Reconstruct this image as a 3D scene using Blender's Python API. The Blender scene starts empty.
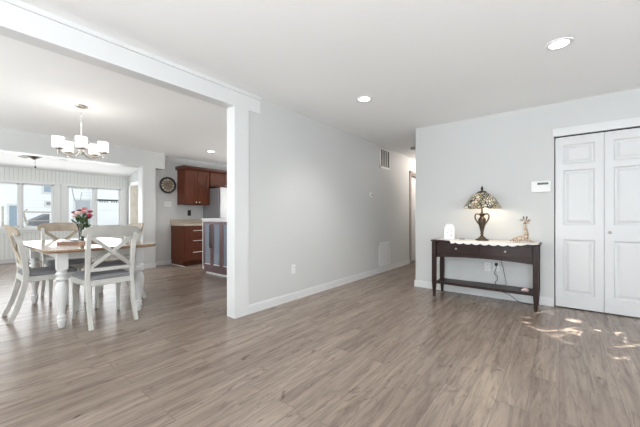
import bpy, bmesh, math, random
from mathutils import Vector, Matrix
random.seed(7)
R = math.radians
sc = bpy.context.scene
COL = sc.collection

# ------------------------------------------------------------------ camera, sky, light, exposure
EYE = 1.08
cam_d = bpy.data.cameras.new('camera'); cam_d.sensor_width = 36; cam_d.lens = 36 * 303 / 640
cam_d.shift_y = 3 / 640; cam_d.clip_start = 0.05; cam_d.clip_end = 200
cam = bpy.data.objects.new('camera', cam_d); COL.objects.link(cam)
cam.location = (0, 0, EYE); cam.rotation_euler = (R(90), 0, R(38.27))
sc.camera = cam
sc.view_settings.view_transform = 'Standard'; sc.view_settings.look = 'None'
sc.view_settings.gamma = 1; sc.view_settings.use_curve_mapping = False
sc.view_settings.exposure = 0.98
world = bpy.data.worlds.new('sky'); sc.world = world; world.use_nodes = True
wb = world.node_tree.nodes['Background']; wb.inputs[0].default_value = (0.93, 0.97, 1.0, 1); wb.inputs[1].default_value = 0.86

def area(name, loc, rot, sx, sy, power, color=(1, 1, 1), spread=180):
    l = bpy.data.lights.new(name, 'AREA'); l.shape = 'RECTANGLE'; l.size = sx; l.size_y = sy
    l.energy = power; l.color = color; l.spread = R(spread)
    o = bpy.data.objects.new(name, l); COL.objects.link(o); o.location = loc; o.rotation_euler = [R(v) for v in rot]
    return o
# daylight coming in at the windows of the room (behind and right of the camera), the dining room and the sunroom, plus added ceiling fills
area('daylight_front_window', (-0.2, -2.42, 1.35), (90, 0, 0), 2.4, 1.6, 7, (0.91, 0.96, 1))
area('ceiling_fill_front', (0.5, -2.3, 1.0), (152, 0, 0), 2.4, 1.2, 150, (0.90, 0.955, 1))  # added upturned fill that brightens the main ceiling
area('daylight_side_window', (2.92, 1.2, 1.35), (90, 0, 90), 2.4, 1.6, 4, (0.91, 0.96, 1))
area('ceiling_fill_side', (2.8, 1.2, 1.1), (150, 0, 90), 2.4, 1.2, 18, (0.90, 0.955, 1))  # added fill aimed up from the right, lifts the ceiling
area('daylight_dining_window', (-4.9, -2.42, 1.4), (90, 0, 0), 2.0, 1.5, 12, (0.96, 0.985, 1))
area('ceiling_fill_dining', (-4.9, -2.3, 1.1), (150, 0, 0), 2.0, 1.2, 44, (0.92, 0.97, 1))  # added fill aimed at the dining room ceiling
area('daylight_sunroom_windows', (-9.9, 1.6, 1.35), (90, 0, -90), 3.4, 1.1, 20, (0.96, 0.985, 1))
area('daylight_sunroom_side', (-8.4, -1.9, 1.5), (90, 0, 0), 2.4, 1.4, 15, (0.96, 0.985, 1))
area('daylight_kitchen_window', (-4.8, 6.35, 1.5), (125, 0, 180), 1.4, 1.0, 38, (1, 0.99, 0.97))
# added spot with a noise mask, standing in for sun glints by the closet
gl = bpy.data.lights.new('sun_glint_spot', 'SPOT'); gl.energy = 6500; gl.spot_size = R(14); gl.spot_blend = 0.5; gl.shadow_soft_size = 0.002; gl.color = (1, 0.98, 0.95)
gl.use_nodes = True; gn = gl.node_tree.nodes; gk = gl.node_tree.links
g1 = gn.new('ShaderNodeTexCoord'); g2 = gn.new('ShaderNodeMapping'); g2.inputs['Scale'].default_value = (9, 34, 9); g2.inputs['Rotation'].default_value = (0, 0, R(14))
g3 = gn.new('ShaderNodeTexNoise'); g3.inputs['Scale'].default_value = 1.5; g3.inputs['Detail'].default_value = 3; g3.inputs['Distortion'].default_value = 0.8
g4 = gn.new('ShaderNodeValToRGB'); g4.color_ramp.elements[0].position = 0.56; g4.color_ramp.elements[0].color = (0, 0, 0, 1); g4.color_ramp.elements[1].position = 0.72
gk.new(g1.outputs['Normal'], g2.inputs[0]); gk.new(g2.outputs[0], g3.inputs['Vector']); gk.new(g3.outputs['Fac'], g4.inputs[0]); gk.new(g4.outputs[0], gn['Emission'].inputs['Strength'])
go_ = bpy.data.objects.new('sun_glint_spot', gl); COL.objects.link(go_); go_.location = (2.85, 1.95, 1.25)
go_.rotation_euler = (Vector((0.37, 3.58, 0)) - Vector((2.85, 1.95, 1.25))).to_track_quat('-Z', 'Y').to_euler()

# ------------------------------------------------------------------ mesh helpers
class MB:
    def __init__(s): s.v = []; s.f = []; s.m = []
    def add(s, vs, fs, mi=0, M=None):
        n = len(s.v)
        s.v += [tuple(M @ Vector(v)) if M else tuple(v) for v in vs]
        s.f += [tuple(i + n for i in f) for f in fs]; s.m += [mi] * len(fs)
        return s
    def box(s, x0, y0, z0, x1, y1, z1, mi=0, M=None):
        if x0 > x1: x0, x1 = x1, x0
        if y0 > y1: y0, y1 = y1, y0
        if z0 > z1: z0, z1 = z1, z0
        v = [(x0,y0,z0),(x1,y0,z0),(x1,y1,z0),(x0,y1,z0),(x0,y0,z1),(x1,y0,z1),(x1,y1,z1),(x0,y1,z1)]
        f = [(0,3,2,1),(4,5,6,7),(0,1,5,4),(1,2,6,5),(2,3,7,6),(3,0,4,7)]
        return s.add(v, f, mi, M)
    def prism(s, pts, a, b, axis='z', mi=0, M=None):
        """closed outline pts (2D, counter-clockwise) extruded from a to b along axis"""
        def P(p, t):
            return {'z': (p[0], p[1], t), 'y': (p[0], t, p[1]), 'x': (t, p[0], p[1])}[axis]
        n = len(pts); v = [P(p, a) for p in pts] + [P(p, b) for p in pts]
        f = [tuple(reversed(range(n))), tuple(range(n, 2*n))] + [(i, (i+1) % n, n + (i+1) % n, n + i) for i in range(n)]
        return s.add(v, f, mi, M)
    def lathe(s, prof, seg=24, c=(0,0,0), mi=0, M=None, cap=True):
        v = []; f = []
        for r, z in prof:
            for k in range(seg):
                a = 2*math.pi*k/seg; v.append((c[0]+r*math.cos(a), c[1]+r*math.sin(a), c[2]+z))
        n = len(prof)
        for i in range(n-1):
            for k in range(seg):
                f.append((i*seg+k, i*seg+(k+1) % seg, (i+1)*seg+(k+1) % seg, (i+1)*seg+k))
        if cap:
            f.append(tuple(reversed(range(seg)))); f.append(tuple(range((n-1)*seg, n*seg)))
        return s.add(v, f, mi, M)
    def sweep(s, path, sec, up=(0,0,1), mi=0, scales=None, closed=False, M=None):
        """sweep a 2D section along a path; section x = side, y = up"""
        P = [Vector(p) for p in path]; n = len(P); m = len(sec); v = []; f = []
        up = Vector(up)
        for i in range(n):
            if closed: t = P[(i+1) % n] - P[i-1]
            else: t = P[min(i+1, n-1)] - P[max(i-1, 0)]
            t.normalize()
            side = t.cross(up)
            if side.length < 1e-4: side = t.cross(Vector((1, 0.01, 0)))
            side.normalize(); u = side.cross(t).normalized()
            k = scales[i] if scales else 1
            for a, b in sec: v.append(P[i] + side*a*k + u*b*k)
        for i in range(n if closed else n-1):
            j = (i+1) % n
            for q in range(m):
                f.append((i*m+q, i*m+(q+1) % m, j*m+(q+1) % m, j*m+q))
        if not closed:
            f.append(tuple(reversed(range(m)))); f.append(tuple(range((n-1)*m, n*m)))
        return s.add(v, f, mi, M)
    def tube(s, path, r, seg=8, mi=0, scales=None, closed=False, up=(0,0,1), M=None):
        return s.sweep(path, [(r*math.cos(2*math.pi*k/seg), r*math.sin(2*math.pi*k/seg)) for k in range(seg)], up, mi, scales, closed, M)
    def ball(s, c, r, sx=1, sy=1, sz=1, seg=12, rings=8, mi=0, M=None):
        prof = [(max(1e-4, r*math.sin(math.pi*i/rings)), -r*math.cos(math.pi*i/rings)) for i in range(rings+1)]
        v = []; f = []
        for rr, z in prof:
            for k in range(seg):
                a = 2*math.pi*k/seg; v.append((c[0]+rr*math.cos(a)*sx, c[1]+rr*math.sin(a)*sy, c[2]+z*sz))
        for i in range(rings):
            for k in range(seg): f.append((i*seg+k, i*seg+(k+1) % seg, (i+1)*seg+(k+1) % seg, (i+1)*seg+k))
        return s.add(v, f, mi, M)

def obj(name, mb, mats, parent=None, bevel=0, smooth=35, label=None, kind=None):
    me = bpy.data.meshes.new(name); me.from_pydata(mb.v, [], mb.f); me.validate()
    if not isinstance(mats, (list, tuple)): mats = [mats]
    for m in mats: me.materials.append(m)
    if len(mats) > 1 and len(me.polygons) == len(mb.m): me.polygons.foreach_set('material_index', mb.m)
    bm = bmesh.new(); bm.from_mesh(me); bmesh.ops.recalc_face_normals(bm, faces=bm.faces); bm.to_mesh(me); bm.free()
    if smooth:
        me.shade_smooth(); me.set_sharp_from_angle(angle=R(smooth))
    me.update()
    o = bpy.data.objects.new(name, me); COL.objects.link(o)
    if parent: o.parent = parent
    if bevel:
        b = o.modifiers.new('bevel', 'BEVEL'); b.width = bevel; b.segments = 2; b.limit_method = 'ANGLE'; b.angle_limit = R(40)
        b.harden_normals = False
    if label: o['label'] = label
    if kind: o['kind'] = kind
    return o
def tag(o, label, cat, group=None, kind=None):
    o['label'] = label; o['category'] = cat
    if group: o['group'] = group
    if kind: o['kind'] = kind
    return o
def thing(name, label, cat, loc=(0,0,0), rz=0, group=None):
    o = bpy.data.objects.new(name, None); COL.objects.link(o); o.empty_display_size = 0.1
    o.location = loc; o.rotation_euler = (0, 0, rz)
    return tag(o, label, cat, group)
def struct(name, mb, m, parent=None, bevel=0):
    return obj(name, mb, m, parent, bevel, kind=None if parent else 'structure')
def copy_tree(o, parent=None):
    c = o.copy(); COL.objects.link(c); c.parent = parent
    for ch in list(o.children): copy_tree(ch, c)
    return c

# ------------------------------------------------------------------ materials
def mat(name, col, rough=0.5, metal=0, emit=None, es=0, var=0.0, vscale=8, alpha=None, trans=0, coat=0, spec=None, bump=0, bscale=200):
    m = bpy.data.materials.new(name); m.use_nodes = True
    nt = m.node_tree; b = nt.nodes['Principled BSDF']
    b.inputs['Base Color'].default_value = (*col, 1); b.inputs['Roughness'].default_value = rough; b.inputs['Metallic'].default_value = metal
    if emit: b.inputs['Emission Color'].default_value = (*emit, 1); b.inputs['Emission Strength'].default_value = es
    if trans: b.inputs['Transmission Weight'].default_value = trans
    if coat: b.inputs['Coat Weight'].default_value = coat
    if spec is not None: b.inputs['Specular IOR Level'].default_value = spec
    if var:
        tc = nt.nodes.new('ShaderNodeTexCoord'); n = nt.nodes.new('ShaderNodeTexNoise'); n.inputs['Scale'].default_value = vscale; n.inputs['Detail'].default_value = 4
        r = nt.nodes.new('ShaderNodeValToRGB'); nt.links.new(tc.outputs['Object'], n.inputs['Vector']); nt.links.new(n.outputs['Fac'], r.inputs[0])
        r.color_ramp.elements[0].position = 0.3; r.color_ramp.elements[1].position = 0.7
        r.color_ramp.elements[0].color = (*[c*(1-var) for c in col], 1); r.color_ramp.elements[1].color = (*[min(1, c*(1+var)) for c in col], 1)
        nt.links.new(r.outputs[0], b.inputs['Base Color'])
    if bump:
        tc = nt.nodes.new('ShaderNodeTexCoord'); n = nt.nodes.new('ShaderNodeTexNoise'); n.inputs['Scale'].default_value = bscale
        bp = nt.nodes.new('ShaderNodeBump'); bp.inputs['Strength'].default_value = bump; bp.inputs['Distance'].default_value = 0.002
        nt.links.new(tc.outputs['Object'], n.inputs['Vector']); nt.links.new(n.outputs['Fac'], bp.inputs['Height']); nt.links.new(bp.outputs[0], b.inputs['Normal'])
    return m
def wood(name, dark, light, stretch=(1, 14, 14), rough=0.35, scale=3, coat=0):
    m = mat(name, light, rough, coat=coat); nt = m.node_tree; b = nt.nodes['Principled BSDF']
    tc = nt.nodes.new('ShaderNodeTexCoord'); mp = nt.nodes.new('ShaderNodeMapping'); mp.inputs['Scale'].default_value = stretch
    n = nt.nodes.new('ShaderNodeTexNoise'); n.inputs['Scale'].default_value = scale; n.inputs['Detail'].default_value = 8; n.inputs['Roughness'].default_value = 0.65
    r = nt.nodes.new('ShaderNodeValToRGB'); r.color_ramp.elements[0].position = 0.3; r.color_ramp.elements[1].position = 0.72
    r.color_ramp.elements[0].color = (*dark, 1); r.color_ramp.elements[1].color = (*light, 1)
    nt.links.new(tc.outputs['Object'], mp.inputs[0]); nt.links.new(mp.outputs[0], n.inputs['Vector']); nt.links.new(n.outputs['Fac'], r.inputs[0]); nt.links.new(r.outputs[0], b.inputs['Base Color'])
    return m

M = {}
M['wall'] = mat('wall_paint', (0.595, 0.60, 0.592), 0.6, bump=0.05, bscale=350, spec=0.3)
M['ceil'] = mat('ceiling_paint', (0.92, 0.92, 0.915), 0.8, bump=0.03, bscale=250, spec=0.2)
M['trim'] = mat('white_trim_paint', (0.70, 0.705, 0.703), 0.35)
M['sash'] = mat('white_window_vinyl', (0.90, 0.91, 0.91), 0.35)
M['door'] = mat('door_white_paint', (0.66, 0.662, 0.665), 0.4)
M['gap'] = mat('shadow_gap_dark', (0.03, 0.03, 0.03), 0.8)
M['white'] = mat('white_plastic', (0.80, 0.80, 0.78), 0.4)
M['whitep'] = mat('white_furniture_paint', (0.58, 0.565, 0.53), 0.4, var=0.05, vscale=10)
M['legp'] = mat('white_leg_paint', (0.68, 0.68, 0.67), 0.35, var=0.04, vscale=10)
M['tan'] = wood('tan_rail_wood', (0.34, 0.28, 0.21), (0.50, 0.43, 0.34), (4, 4, 4), 0.5)
M['cush'] = mat('grey_cushion_fabric', (0.25, 0.25, 0.26), 0.9, var=0.15, vscale=60, bump=0.4, bscale=400)
M['ttop'] = wood('tabletop_oak', (0.22, 0.13, 0.075), (0.40, 0.26, 0.16), (1.2, 16, 8), 0.16, 3, coat=0.4)
M['dark'] = wood('espresso_wood', (0.012, 0.005, 0.004), (0.034, 0.013, 0.009), (1.5, 20, 20), 0.40, 3)
M['cherry'] = wood('cherry_cabinet_wood', (0.060, 0.014, 0.005), (0.145, 0.037, 0.014), (14, 14, 1.4), 0.45, 3)
M['cherryd'] = wood('cherry_crown_wood', (0.05, 0.014, 0.008), (0.10, 0.03, 0.016), (2, 2, 8), 0.4, 3)
M['mauve'] = wood('mauve_brown_wood', (0.085, 0.042, 0.045), (0.17, 0.09, 0.10), (14, 14, 1.4), 0.3, 3)
M['nickel'] = mat('brushed_nickel', (0.42, 0.38, 0.34), 0.32, 1)
M['nickelw'] = mat('pale_nickel', (0.75, 0.74, 0.72), 0.4, 0.8)
M['steel'] = mat('stainless_steel', (0.50, 0.505, 0.51), 0.36, 1, var=0.04, vscale=3)
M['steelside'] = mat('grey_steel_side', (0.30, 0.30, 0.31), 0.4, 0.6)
M['black'] = mat('black_plastic', (0.012, 0.012, 0.013), 0.4)
M['counter'] = mat('beige_laminate_counter', (0.46, 0.39, 0.32), 0.35, var=0.25, vscale=90)
M['bronze'] = mat('antique_bronze', (0.085, 0.062, 0.045), 0.38, 0.75, var=0.35, vscale=40)
M['lace'] = mat('white_lace_cloth', (0.80, 0.77, 0.74), 0.85, bump=0.5, bscale=180)
M['ceramic'] = mat('white_ceramic', (0.80, 0.81, 0.80), 0.3)
M['hole'] = mat('pierced_shadow_grey', (0.30, 0.31, 0.31), 0.8)
M['grille'] = mat('vent_white_enamel', (0.80, 0.80, 0.79), 0.45)
M['ventdark'] = mat('vent_duct_dark', (0.10, 0.095, 0.09), 0.8)
M['ventmid'] = mat('vent_filter_grey', (0.45, 0.45, 0.45), 0.8)
M['can'] = mat('recessed_lamp_lens', (1, 1, 1), 0.5, emit=(1, 0.97, 0.93), es=4)
M['shade_lit'] = mat('chandelier_glass_lit', (0.95, 0.93, 0.9), 0.4, emit=(1, 0.965, 0.92), es=0.5)
M['green'] = mat('stem_green', (0.045, 0.085, 0.03), 0.55, var=0.3, vscale=30)
M['pinkp'] = mat('pink_petals', (0.72, 0.33, 0.34), 0.6, var=0.25, vscale=30)
M['pinkl'] = mat('pale_pink_petals', (0.82, 0.60, 0.54), 0.6, var=0.15, vscale=30)
M['redp'] = mat('deep_rose_petals', (0.42, 0.045, 0.085), 0.6, var=0.3, vscale=30)
M['plum'] = mat('dark_plum_petals', (0.13, 0.03, 0.045), 0.6, var=0.3, vscale=30)
M['tray'] = wood('tray_wood', (0.16, 0.07, 0.035), (0.30, 0.15, 0.08), (2, 12, 12), 0.4)
M['paper'] = mat('white_paper', (0.85, 0.84, 0.83), 0.8)
M['cord'] = mat('black_cord', (0.015, 0.015, 0.015), 0.5)
M['cream'] = mat('cream_clock_face', (0.30, 0.24, 0.17), 0.5, var=0.35, vscale=25)
M['clockb'] = mat('clock_black_rim', (0.012, 0.011, 0.011), 0.3)
M['numeral'] = mat('clock_pale_numeral', (0.80, 0.77, 0.70), 0.5)

def glass(name, tint=(1, 1, 1), rough=0.0, mixf=0.92):
    m = bpy.data.materials.new(name); m.use_nodes = True; nt = m.node_tree; nt.nodes.clear()
    o = nt.nodes.new('ShaderNodeOutputMaterial'); t = nt.nodes.new('ShaderNodeBsdfTransparent'); g = nt.nodes.new('ShaderNodeBsdfGlossy'); x = nt.nodes.new('ShaderNodeMixShader')
    t.inputs[0].default_value = (*tint, 1); g.inputs['Roughness'].default_value = 0.03 + rough
    fr = nt.nodes.new('ShaderNodeFresnel'); fr.inputs[0].default_value = 1.45
    ma = nt.nodes.new('ShaderNodeMath'); ma.operation = 'MULTIPLY_ADD'; ma.inputs[1].default_value = mixf; ma.inputs[2].default_value = 0.0
    nt.links.new(fr.outputs[0], ma.inputs[0]); nt.links.new(ma.outputs[0], x.inputs[0]); nt.links.new(t.outputs[0], x.inputs[1]); nt.links.new(g.outputs[0], x.inputs[2]); nt.links.new(x.outputs[0], o.inputs[0])
    return m
M['glass'] = glass('window_glass', (0.97, 0.985, 0.985), mixf=0.5)
M['vglass'] = glass('vase_glass', (0.86, 0.89, 0.88), mixf=1.6)
M['cabglass'] = mat('cabinet_glass', (0.20, 0.235, 0.29), 0.06, spec=1.0)

def floor_mat():
    m = bpy.data.materials.new('grey_oak_planks'); m.use_nodes = True; nt = m.node_tree; L = nt.links; N = nt.nodes
    b = N['Principled BSDF']
    tc = N.new('ShaderNodeTexCoord'); sp = N.new('ShaderNodeSeparateXYZ'); cb = N.new('ShaderNodeCombineXYZ')
    L.new(tc.outputs['Object'], sp.inputs[0]); L.new(sp.outputs['Y'], cb.inputs['X']); L.new(sp.outputs['X'], cb.inputs['Y'])
    br = N.new('ShaderNodeTexBrick'); br.offset = 0.37; br.offset_frequency = 2; br.squash = 1
    br.inputs['Color1'].default_value = (0, 0, 0, 1); br.inputs['Color2'].default_value = (1, 1, 1, 1); br.inputs['Mortar'].default_value = (0.35, 0.35, 0.35, 1)
    br.inputs['Scale'].default_value = 1; br.inputs['Mortar Size'].default_value = 0.0016; br.inputs['Mortar Smooth'].default_value = 0.2; br.inputs['Bias'].default_value = 0
    br.inputs['Brick Width'].default_value = 1.25; br.inputs['Row Height'].default_value = 0.145
    L.new(cb.outputs[0], br.inputs['Vector'])
    # grain, shifted per plank
    sh = N.new('ShaderNodeMath'); sh.operation = 'MULTIPLY'; sh.inputs[1].default_value = 37; L.new(br.outputs['Color'], sh.inputs[0])
    c2 = N.new('ShaderNodeCombineXYZ'); mx = N.new('ShaderNodeMath'); mx.operation = 'MULTIPLY'; mx.inputs[1].default_value = 0.8
    my = N.new('ShaderNodeMath'); my.operation = 'MULTIPLY'; my.inputs[1].default_value = 9
    L.new(sp.outputs['Y'], mx.inputs[0]); L.new(sp.outputs['X'], my.inputs[0]); L.new(mx.outputs[0], c2.inputs[0]); L.new(my.outputs[0], c2.inputs[1]); L.new(sh.outputs[0], c2.inputs[2])
    n1 = N.new('ShaderNodeTexNoise'); n1.inputs['Scale'].default_value = 2.0; n1.inputs['Detail'].default_value = 9; n1.inputs['Roughness'].default_value = 0.68; n1.inputs['Distortion'].default_value = 0.9
    L.new(c2.outputs[0], n1.inputs['Vector'])
    r1 = N.new('ShaderNodeValToRGB'); e = r1.color_ramp.elements
    e[0].position = 0.30; e[0].color = (0.160, 0.120, 0.098, 1); e[1].position = 0.72; e[1].color = (0.370, 0.298, 0.245, 1)
    k = e.new(0.46); k.color = (0.252, 0.197, 0.158, 1); k = e.new(0.56); k.color = (0.303, 0.241, 0.197, 1)
    L.new(n1.outputs['Fac'], r1.inputs[0])
    # knots
    mk = N.new('ShaderNodeMapping'); mk.inputs['Scale'].default_value = (6.5, 2.4, 1); L.new(tc.outputs['Object'], mk.inputs[0])
    n2 = N.new('ShaderNodeTexNoise'); n2.inputs['Scale'].default_value = 1.5; n2.inputs['Detail'].default_value = 5; n2.inputs['Distortion'].default_value = 2.2; L.new(mk.outputs[0], n2.inputs['Vector'])
    r2 = N.new('ShaderNodeValToRGB'); r2.color_ramp.elements[0].position = 0.62; r2.color_ramp.elements[0].color = (1, 1, 1, 1); r2.color_ramp.elements[1].position = 0.76; r2.color_ramp.elements[1].color = (0.42, 0.36, 0.32, 1)
    L.new(n2.outputs['Fac'], r2.inputs[0])
    m1 = N.new('ShaderNodeMixRGB'); m1.blend_type = 'MULTIPLY'; m1.inputs[0].default_value = 1.0; L.new(r1.outputs[0], m1.inputs[1]); L.new(r2.outputs[0], m1.inputs[2])
    # thin dark checks along the grain
    mc = N.new('ShaderNodeMapping'); mc.inputs['Scale'].default_value = (26, 3.2, 1); L.new(tc.outputs['Object'], mc.inputs[0])
    n4 = N.new('ShaderNodeTexNoise'); n4.inputs['Scale'].default_value = 1.3; n4.inputs['Detail'].default_value = 7; n4.inputs['Distortion'].default_value = 1.4; n4.inputs['Roughness'].default_value = 0.6; L.new(mc.outputs[0], n4.inputs['Vector'])
    r4 = N.new('ShaderNodeValToRGB'); r4.color_ramp.elements[0].position = 0.28; r4.color_ramp.elements[0].color = (0.58, 0.54, 0.50, 1); r4.color_ramp.elements[1].position = 0.46; r4.color_ramp.elements[1].color = (1, 1, 1, 1)
    L.new(n4.outputs['Fac'], r4.inputs[0])
    m4 = N.new('ShaderNodeMixRGB'); m4.blend_type = 'MULTIPLY'; m4.inputs[0].default_value = 0.8; L.new(m1.outputs[0], m4.inputs[1]); L.new(r4.outputs[0], m4.inputs[2])
    # plank to plank tone
    r3 = N.new('ShaderNodeValToRGB'); r3.color_ramp.elements[0].color = (0.84, 0.825, 0.81, 1); r3.color_ramp.elements[1].color = (1.03, 1.025, 1.02, 1)
    L.new(br.outputs['Color'], r3.inputs[0])
    m2 = N.new('ShaderNodeMixRGB'); m2.blend_type = 'MULTIPLY'; m2.inputs[0].default_value = 1; L.new(m4.outputs[0], m2.inputs[1]); L.new(r3.outputs[0], m2.inputs[2])
    m3 = N.new('ShaderNodeMixRGB'); m3.inputs[2].default_value = (0.12, 0.10, 0.085, 1); L.new(m2.outputs[0], m3.inputs[1])
    mf = N.new('ShaderNodeMath'); mf.operation = 'MULTIPLY'; mf.inputs[1].default_value = 0.68; L.new(br.outputs['Fac'], mf.inputs[0]); L.new(mf.outputs[0], m3.inputs[0])
    L.new(m3.outputs[0], b.inputs['Base Color'])
    b.inputs['Roughness'].default_value = 0.27; b.inputs['Specular IOR Level'].default_value = 0.5
    bp = N.new('ShaderNodeBump'); bp.inputs['Strength'].default_value = 0.15; bp.inputs['Distance'].default_value = 0.003; L.new(n1.outputs['Fac'], bp.inputs['Height']); L.new(bp.outputs[0], b.inputs['Normal'])
    return m
M['floor'] = floor_mat()

def beadboard_mat():
    m = mat('beadboard_grey', (0.60, 0.61, 0.59), 0.5); nt = m.node_tree; N = nt.nodes; L = nt.links; b = N['Principled BSDF']
    tc = N.new('ShaderNodeTexCoord'); w = N.new('ShaderNodeTexWave'); w.wave_type = 'BANDS'; w.bands_direction = 'Y'; w.wave_profile = 'SAW'; w.inputs['Scale'].default_value = 4.2
    L.new(tc.outputs['Object'], w.inputs['Vector'])
    r = N.new('ShaderNodeValToRGB'); r.color_ramp.elements[0].position = 0.0; r.color_ramp.elements[0].color = (0.50, 0.515, 0.50, 1); r.color_ramp.elements[1].position = 0.14; r.color_ramp.elements[1].color = (0.84, 0.855, 0.83, 1)
    L.new(w.outputs['Fac'], r.inputs[0]); L.new(r.outputs[0], b.inputs['Base Color'])
    return m
M['bead'] = beadboard_mat()
def siding_mat(name, col, sc_):
    m = mat(name, col, 0.7); nt = m.node_tree; N = nt.nodes; L = nt.links; b = N['Principled BSDF']
    tc = N.new('ShaderNodeTexCoord'); w = N.new('ShaderNodeTexWave'); w.wave_type = 'BANDS'; w.bands_direction = 'Z'; w.wave_profile = 'SAW'; w.inputs['Scale'].default_value = sc_
    L.new(tc.outputs['Object'], w.inputs['Vector'])
    r = N.new('ShaderNodeValToRGB'); r.color_ramp.elements[0].position = 0.0; r.color_ramp.elements[0].color = (*[c*0.8 for c in col], 1); r.color_ramp.elements[1].position = 0.15; r.color_ramp.elements[1].color = (*col, 1)
    L.new(w.outputs['Fac'], r.inputs[0]); L.new(r.outputs[0], b.inputs['Base Color'])
    return m
M['siding'] = siding_mat('white_siding', (0.86, 0.87, 0.88), 2.0)

def tiffany_mat():
    m = bpy.data.materials.new('stained_glass_shade'); m.use_nodes = True; nt = m.node_tree; N = nt.nodes; L = nt.links; b = N['Principled BSDF']
    tc = N.new('ShaderNodeTexCoord')
    v = N.new('ShaderNodeTexVoronoi'); v.inputs['Scale'].default_value = 31; L.new(tc.outputs['Object'], v.inputs['Vector'])
    v2 = N.new('ShaderNodeTexVoronoi'); v2.feature = 'DISTANCE_TO_EDGE'; v2.inputs['Scale'].default_value = 31; L.new(tc.outputs['Object'], v2.inputs['Vector'])
    sx = N.new('ShaderNodeSeparateColor'); L.new(v.outputs['Color'], sx.inputs[0])
    r = N.new('ShaderNodeValToRGB'); r.color_ramp.interpolation = 'CONSTANT'; e = r.color_ramp.elements
    e[0].position = 0; e[0].color = (0.42, 0.36, 0.24, 1); e[1].position = 0.3; e[1].color = (0.66, 0.60, 0.48, 1)
    for p, c in ((0.5, (0.20, 0.21, 0.12, 1)), (0.62, (0.50, 0.38, 0.30, 1)), (0.74, (0.58, 0.52, 0.40, 1)), (0.86, (0.22, 0.22, 0.22, 1)), (0.93, (0.34, 0.24, 0.12, 1))):
        k = e.new(p); k.color = c
    L.new(sx.outputs[0], r.inputs[0])
    g = N.new('ShaderNodeMath'); g.operation = 'GREATER_THAN'; g.inputs[1].default_value = 0.10; L.new(v2.outputs['Distance'], g.inputs[0])
    x = N.new('ShaderNodeMixRGB'); x.inputs[1].default_value = (0.04, 0.035, 0.03, 1); L.new(g.outputs[0], x.inputs[0]); L.new(r.outputs[0], x.inputs[2])
    L.new(x.outputs[0], b.inputs['Base Color']); b.inputs['Roughness'].default_value = 0.25
    b.inputs['Transmission Weight'].default_value = 0.0
    L.new(x.outputs[0], b.inputs['Emission Color']); b.inputs['Emission Strength'].default_value = 0.17
    return m
M['tiffany'] = tiffany_mat()

def spotted(name, base, spot, scale):
    m = mat(name, base, 0.45); nt = m.node_tree; N = nt.nodes; L = nt.links; b = N['Principled BSDF']
    tc = N.new('ShaderNodeTexCoord'); v = N.new('ShaderNodeTexVoronoi'); v.feature = 'DISTANCE_TO_EDGE'; v.inputs['Scale'].default_value = scale; L.new(tc.outputs['Object'], v.inputs['Vector'])
    r = N.new('ShaderNodeValToRGB'); r.color_ramp.elements[0].position = 0.10; r.color_ramp.elements[0].color = (*base, 1); r.color_ramp.elements[1].position = 0.16; r.color_ramp.elements[1].color = (*spot, 1)
    L.new(v.outputs['Distance'], r.inputs[0]); L.new(r.outputs[0], b.inputs['Base Color'])
    return m
M['giraffe'] = spotted('giraffe_spots', (0.62, 0.52, 0.42), (0.22, 0.13, 0.075), 42)

for k_ in ('dark', 'cherry', 'cherryd'): M[k_].node_tree.nodes['Principled BSDF'].inputs['Specular IOR Level'].default_value = 0.3
# ------------------------------------------------------------------ setting
CZ = 2.44
LX = -2.70       # left wall face
RY = 4.60        # console wall face
DX = -6.73       # dining / sunroom partition face
KX = -6.93       # kitchen wall face
SX = -10.0       # sunroom outer wall face
b = MB(); b.box(-10.12, -2.7, -0.1, 3.1, 9.0, 0); struct('floor', b, M['floor'])
b = MB(); b.box(-6.93, -2.7, CZ, 3.1, 9.0, CZ+0.12); struct('ceiling', b, M['ceil'])
b = MB()  # sloping sunroom ceiling
b.prism([(-10.12, 2.20), (-6.90, 2.973), (-6.90, 3.07), (-10.12, 2.30)], -2.7, 3.62, 'y'); struct('ceiling_sunroom', b, M['ceil'])
# left wall, hall stretch with a doorway from y 6.86 on
b = MB(); b.box(LX-0.115, 2.139, 0, LX, 6.80, CZ); b.box(LX-0.115, 6.80, 2.06, LX, 7.62, CZ); b.box(LX-0.115, 7.62, 0, LX, 9.0, CZ)
struct('wall_left', b, M['wall'])
# column that ends the left wall, and the beam over the wide opening
b = MB(); b.box(LX-0.125, 1.953, 0, LX+0.012, 2.139, 2.25); struct('trim_1', b, M['trim'])
b = MB(); b.box(LX-0.125, -2.6, 2.25, LX+0.014, 2.30, CZ); b.box(LX+0.014, -2.6, 2.405, LX+0.030, 2.30, CZ); struct('trim_2', b, M['trim'])
# console wall with closet opening x -0.045..1.70
b = MB(); b.box(-1.744, RY, 0, -0.045, RY+0.12, CZ); b.box(-0.045, RY, 2.035, 1.70, RY+0.12, CZ); b.box(1.70, RY, 0, 3.0, RY+0.12, CZ)
struct('wall_right', b, M['wall'])
b = MB(); b.box(-1.744, RY+0.12, 0, -1.63, 9.0, CZ); struct('wall_hall_side', b, M['wall'])
b = MB(); b.box(LX-0.115, 8.9, 0, -1.63, 9.0, CZ); struct('wall_hall_end', b, M['wall'])
b = MB(); b.box(-0.3, 5.25, 0, 2.0, 5.3, CZ); b.box(-0.3, RY+0.12, 0, -0.2, 5.25, CZ); b.box(1.9, RY+0.12, 0, 2.0, 5.25, CZ); struct('wall_closet_inside', b, M['wall'])
# bedroom behind the hall doorway
b = MB(); b.box(-4.2, 6.55, 0, LX-0.115, 6.6, CZ); b.box(-4.25, 6.55, 0, -4.2, 9.0, CZ); struct('wall_bedroom', b, M['wall'])
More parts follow.
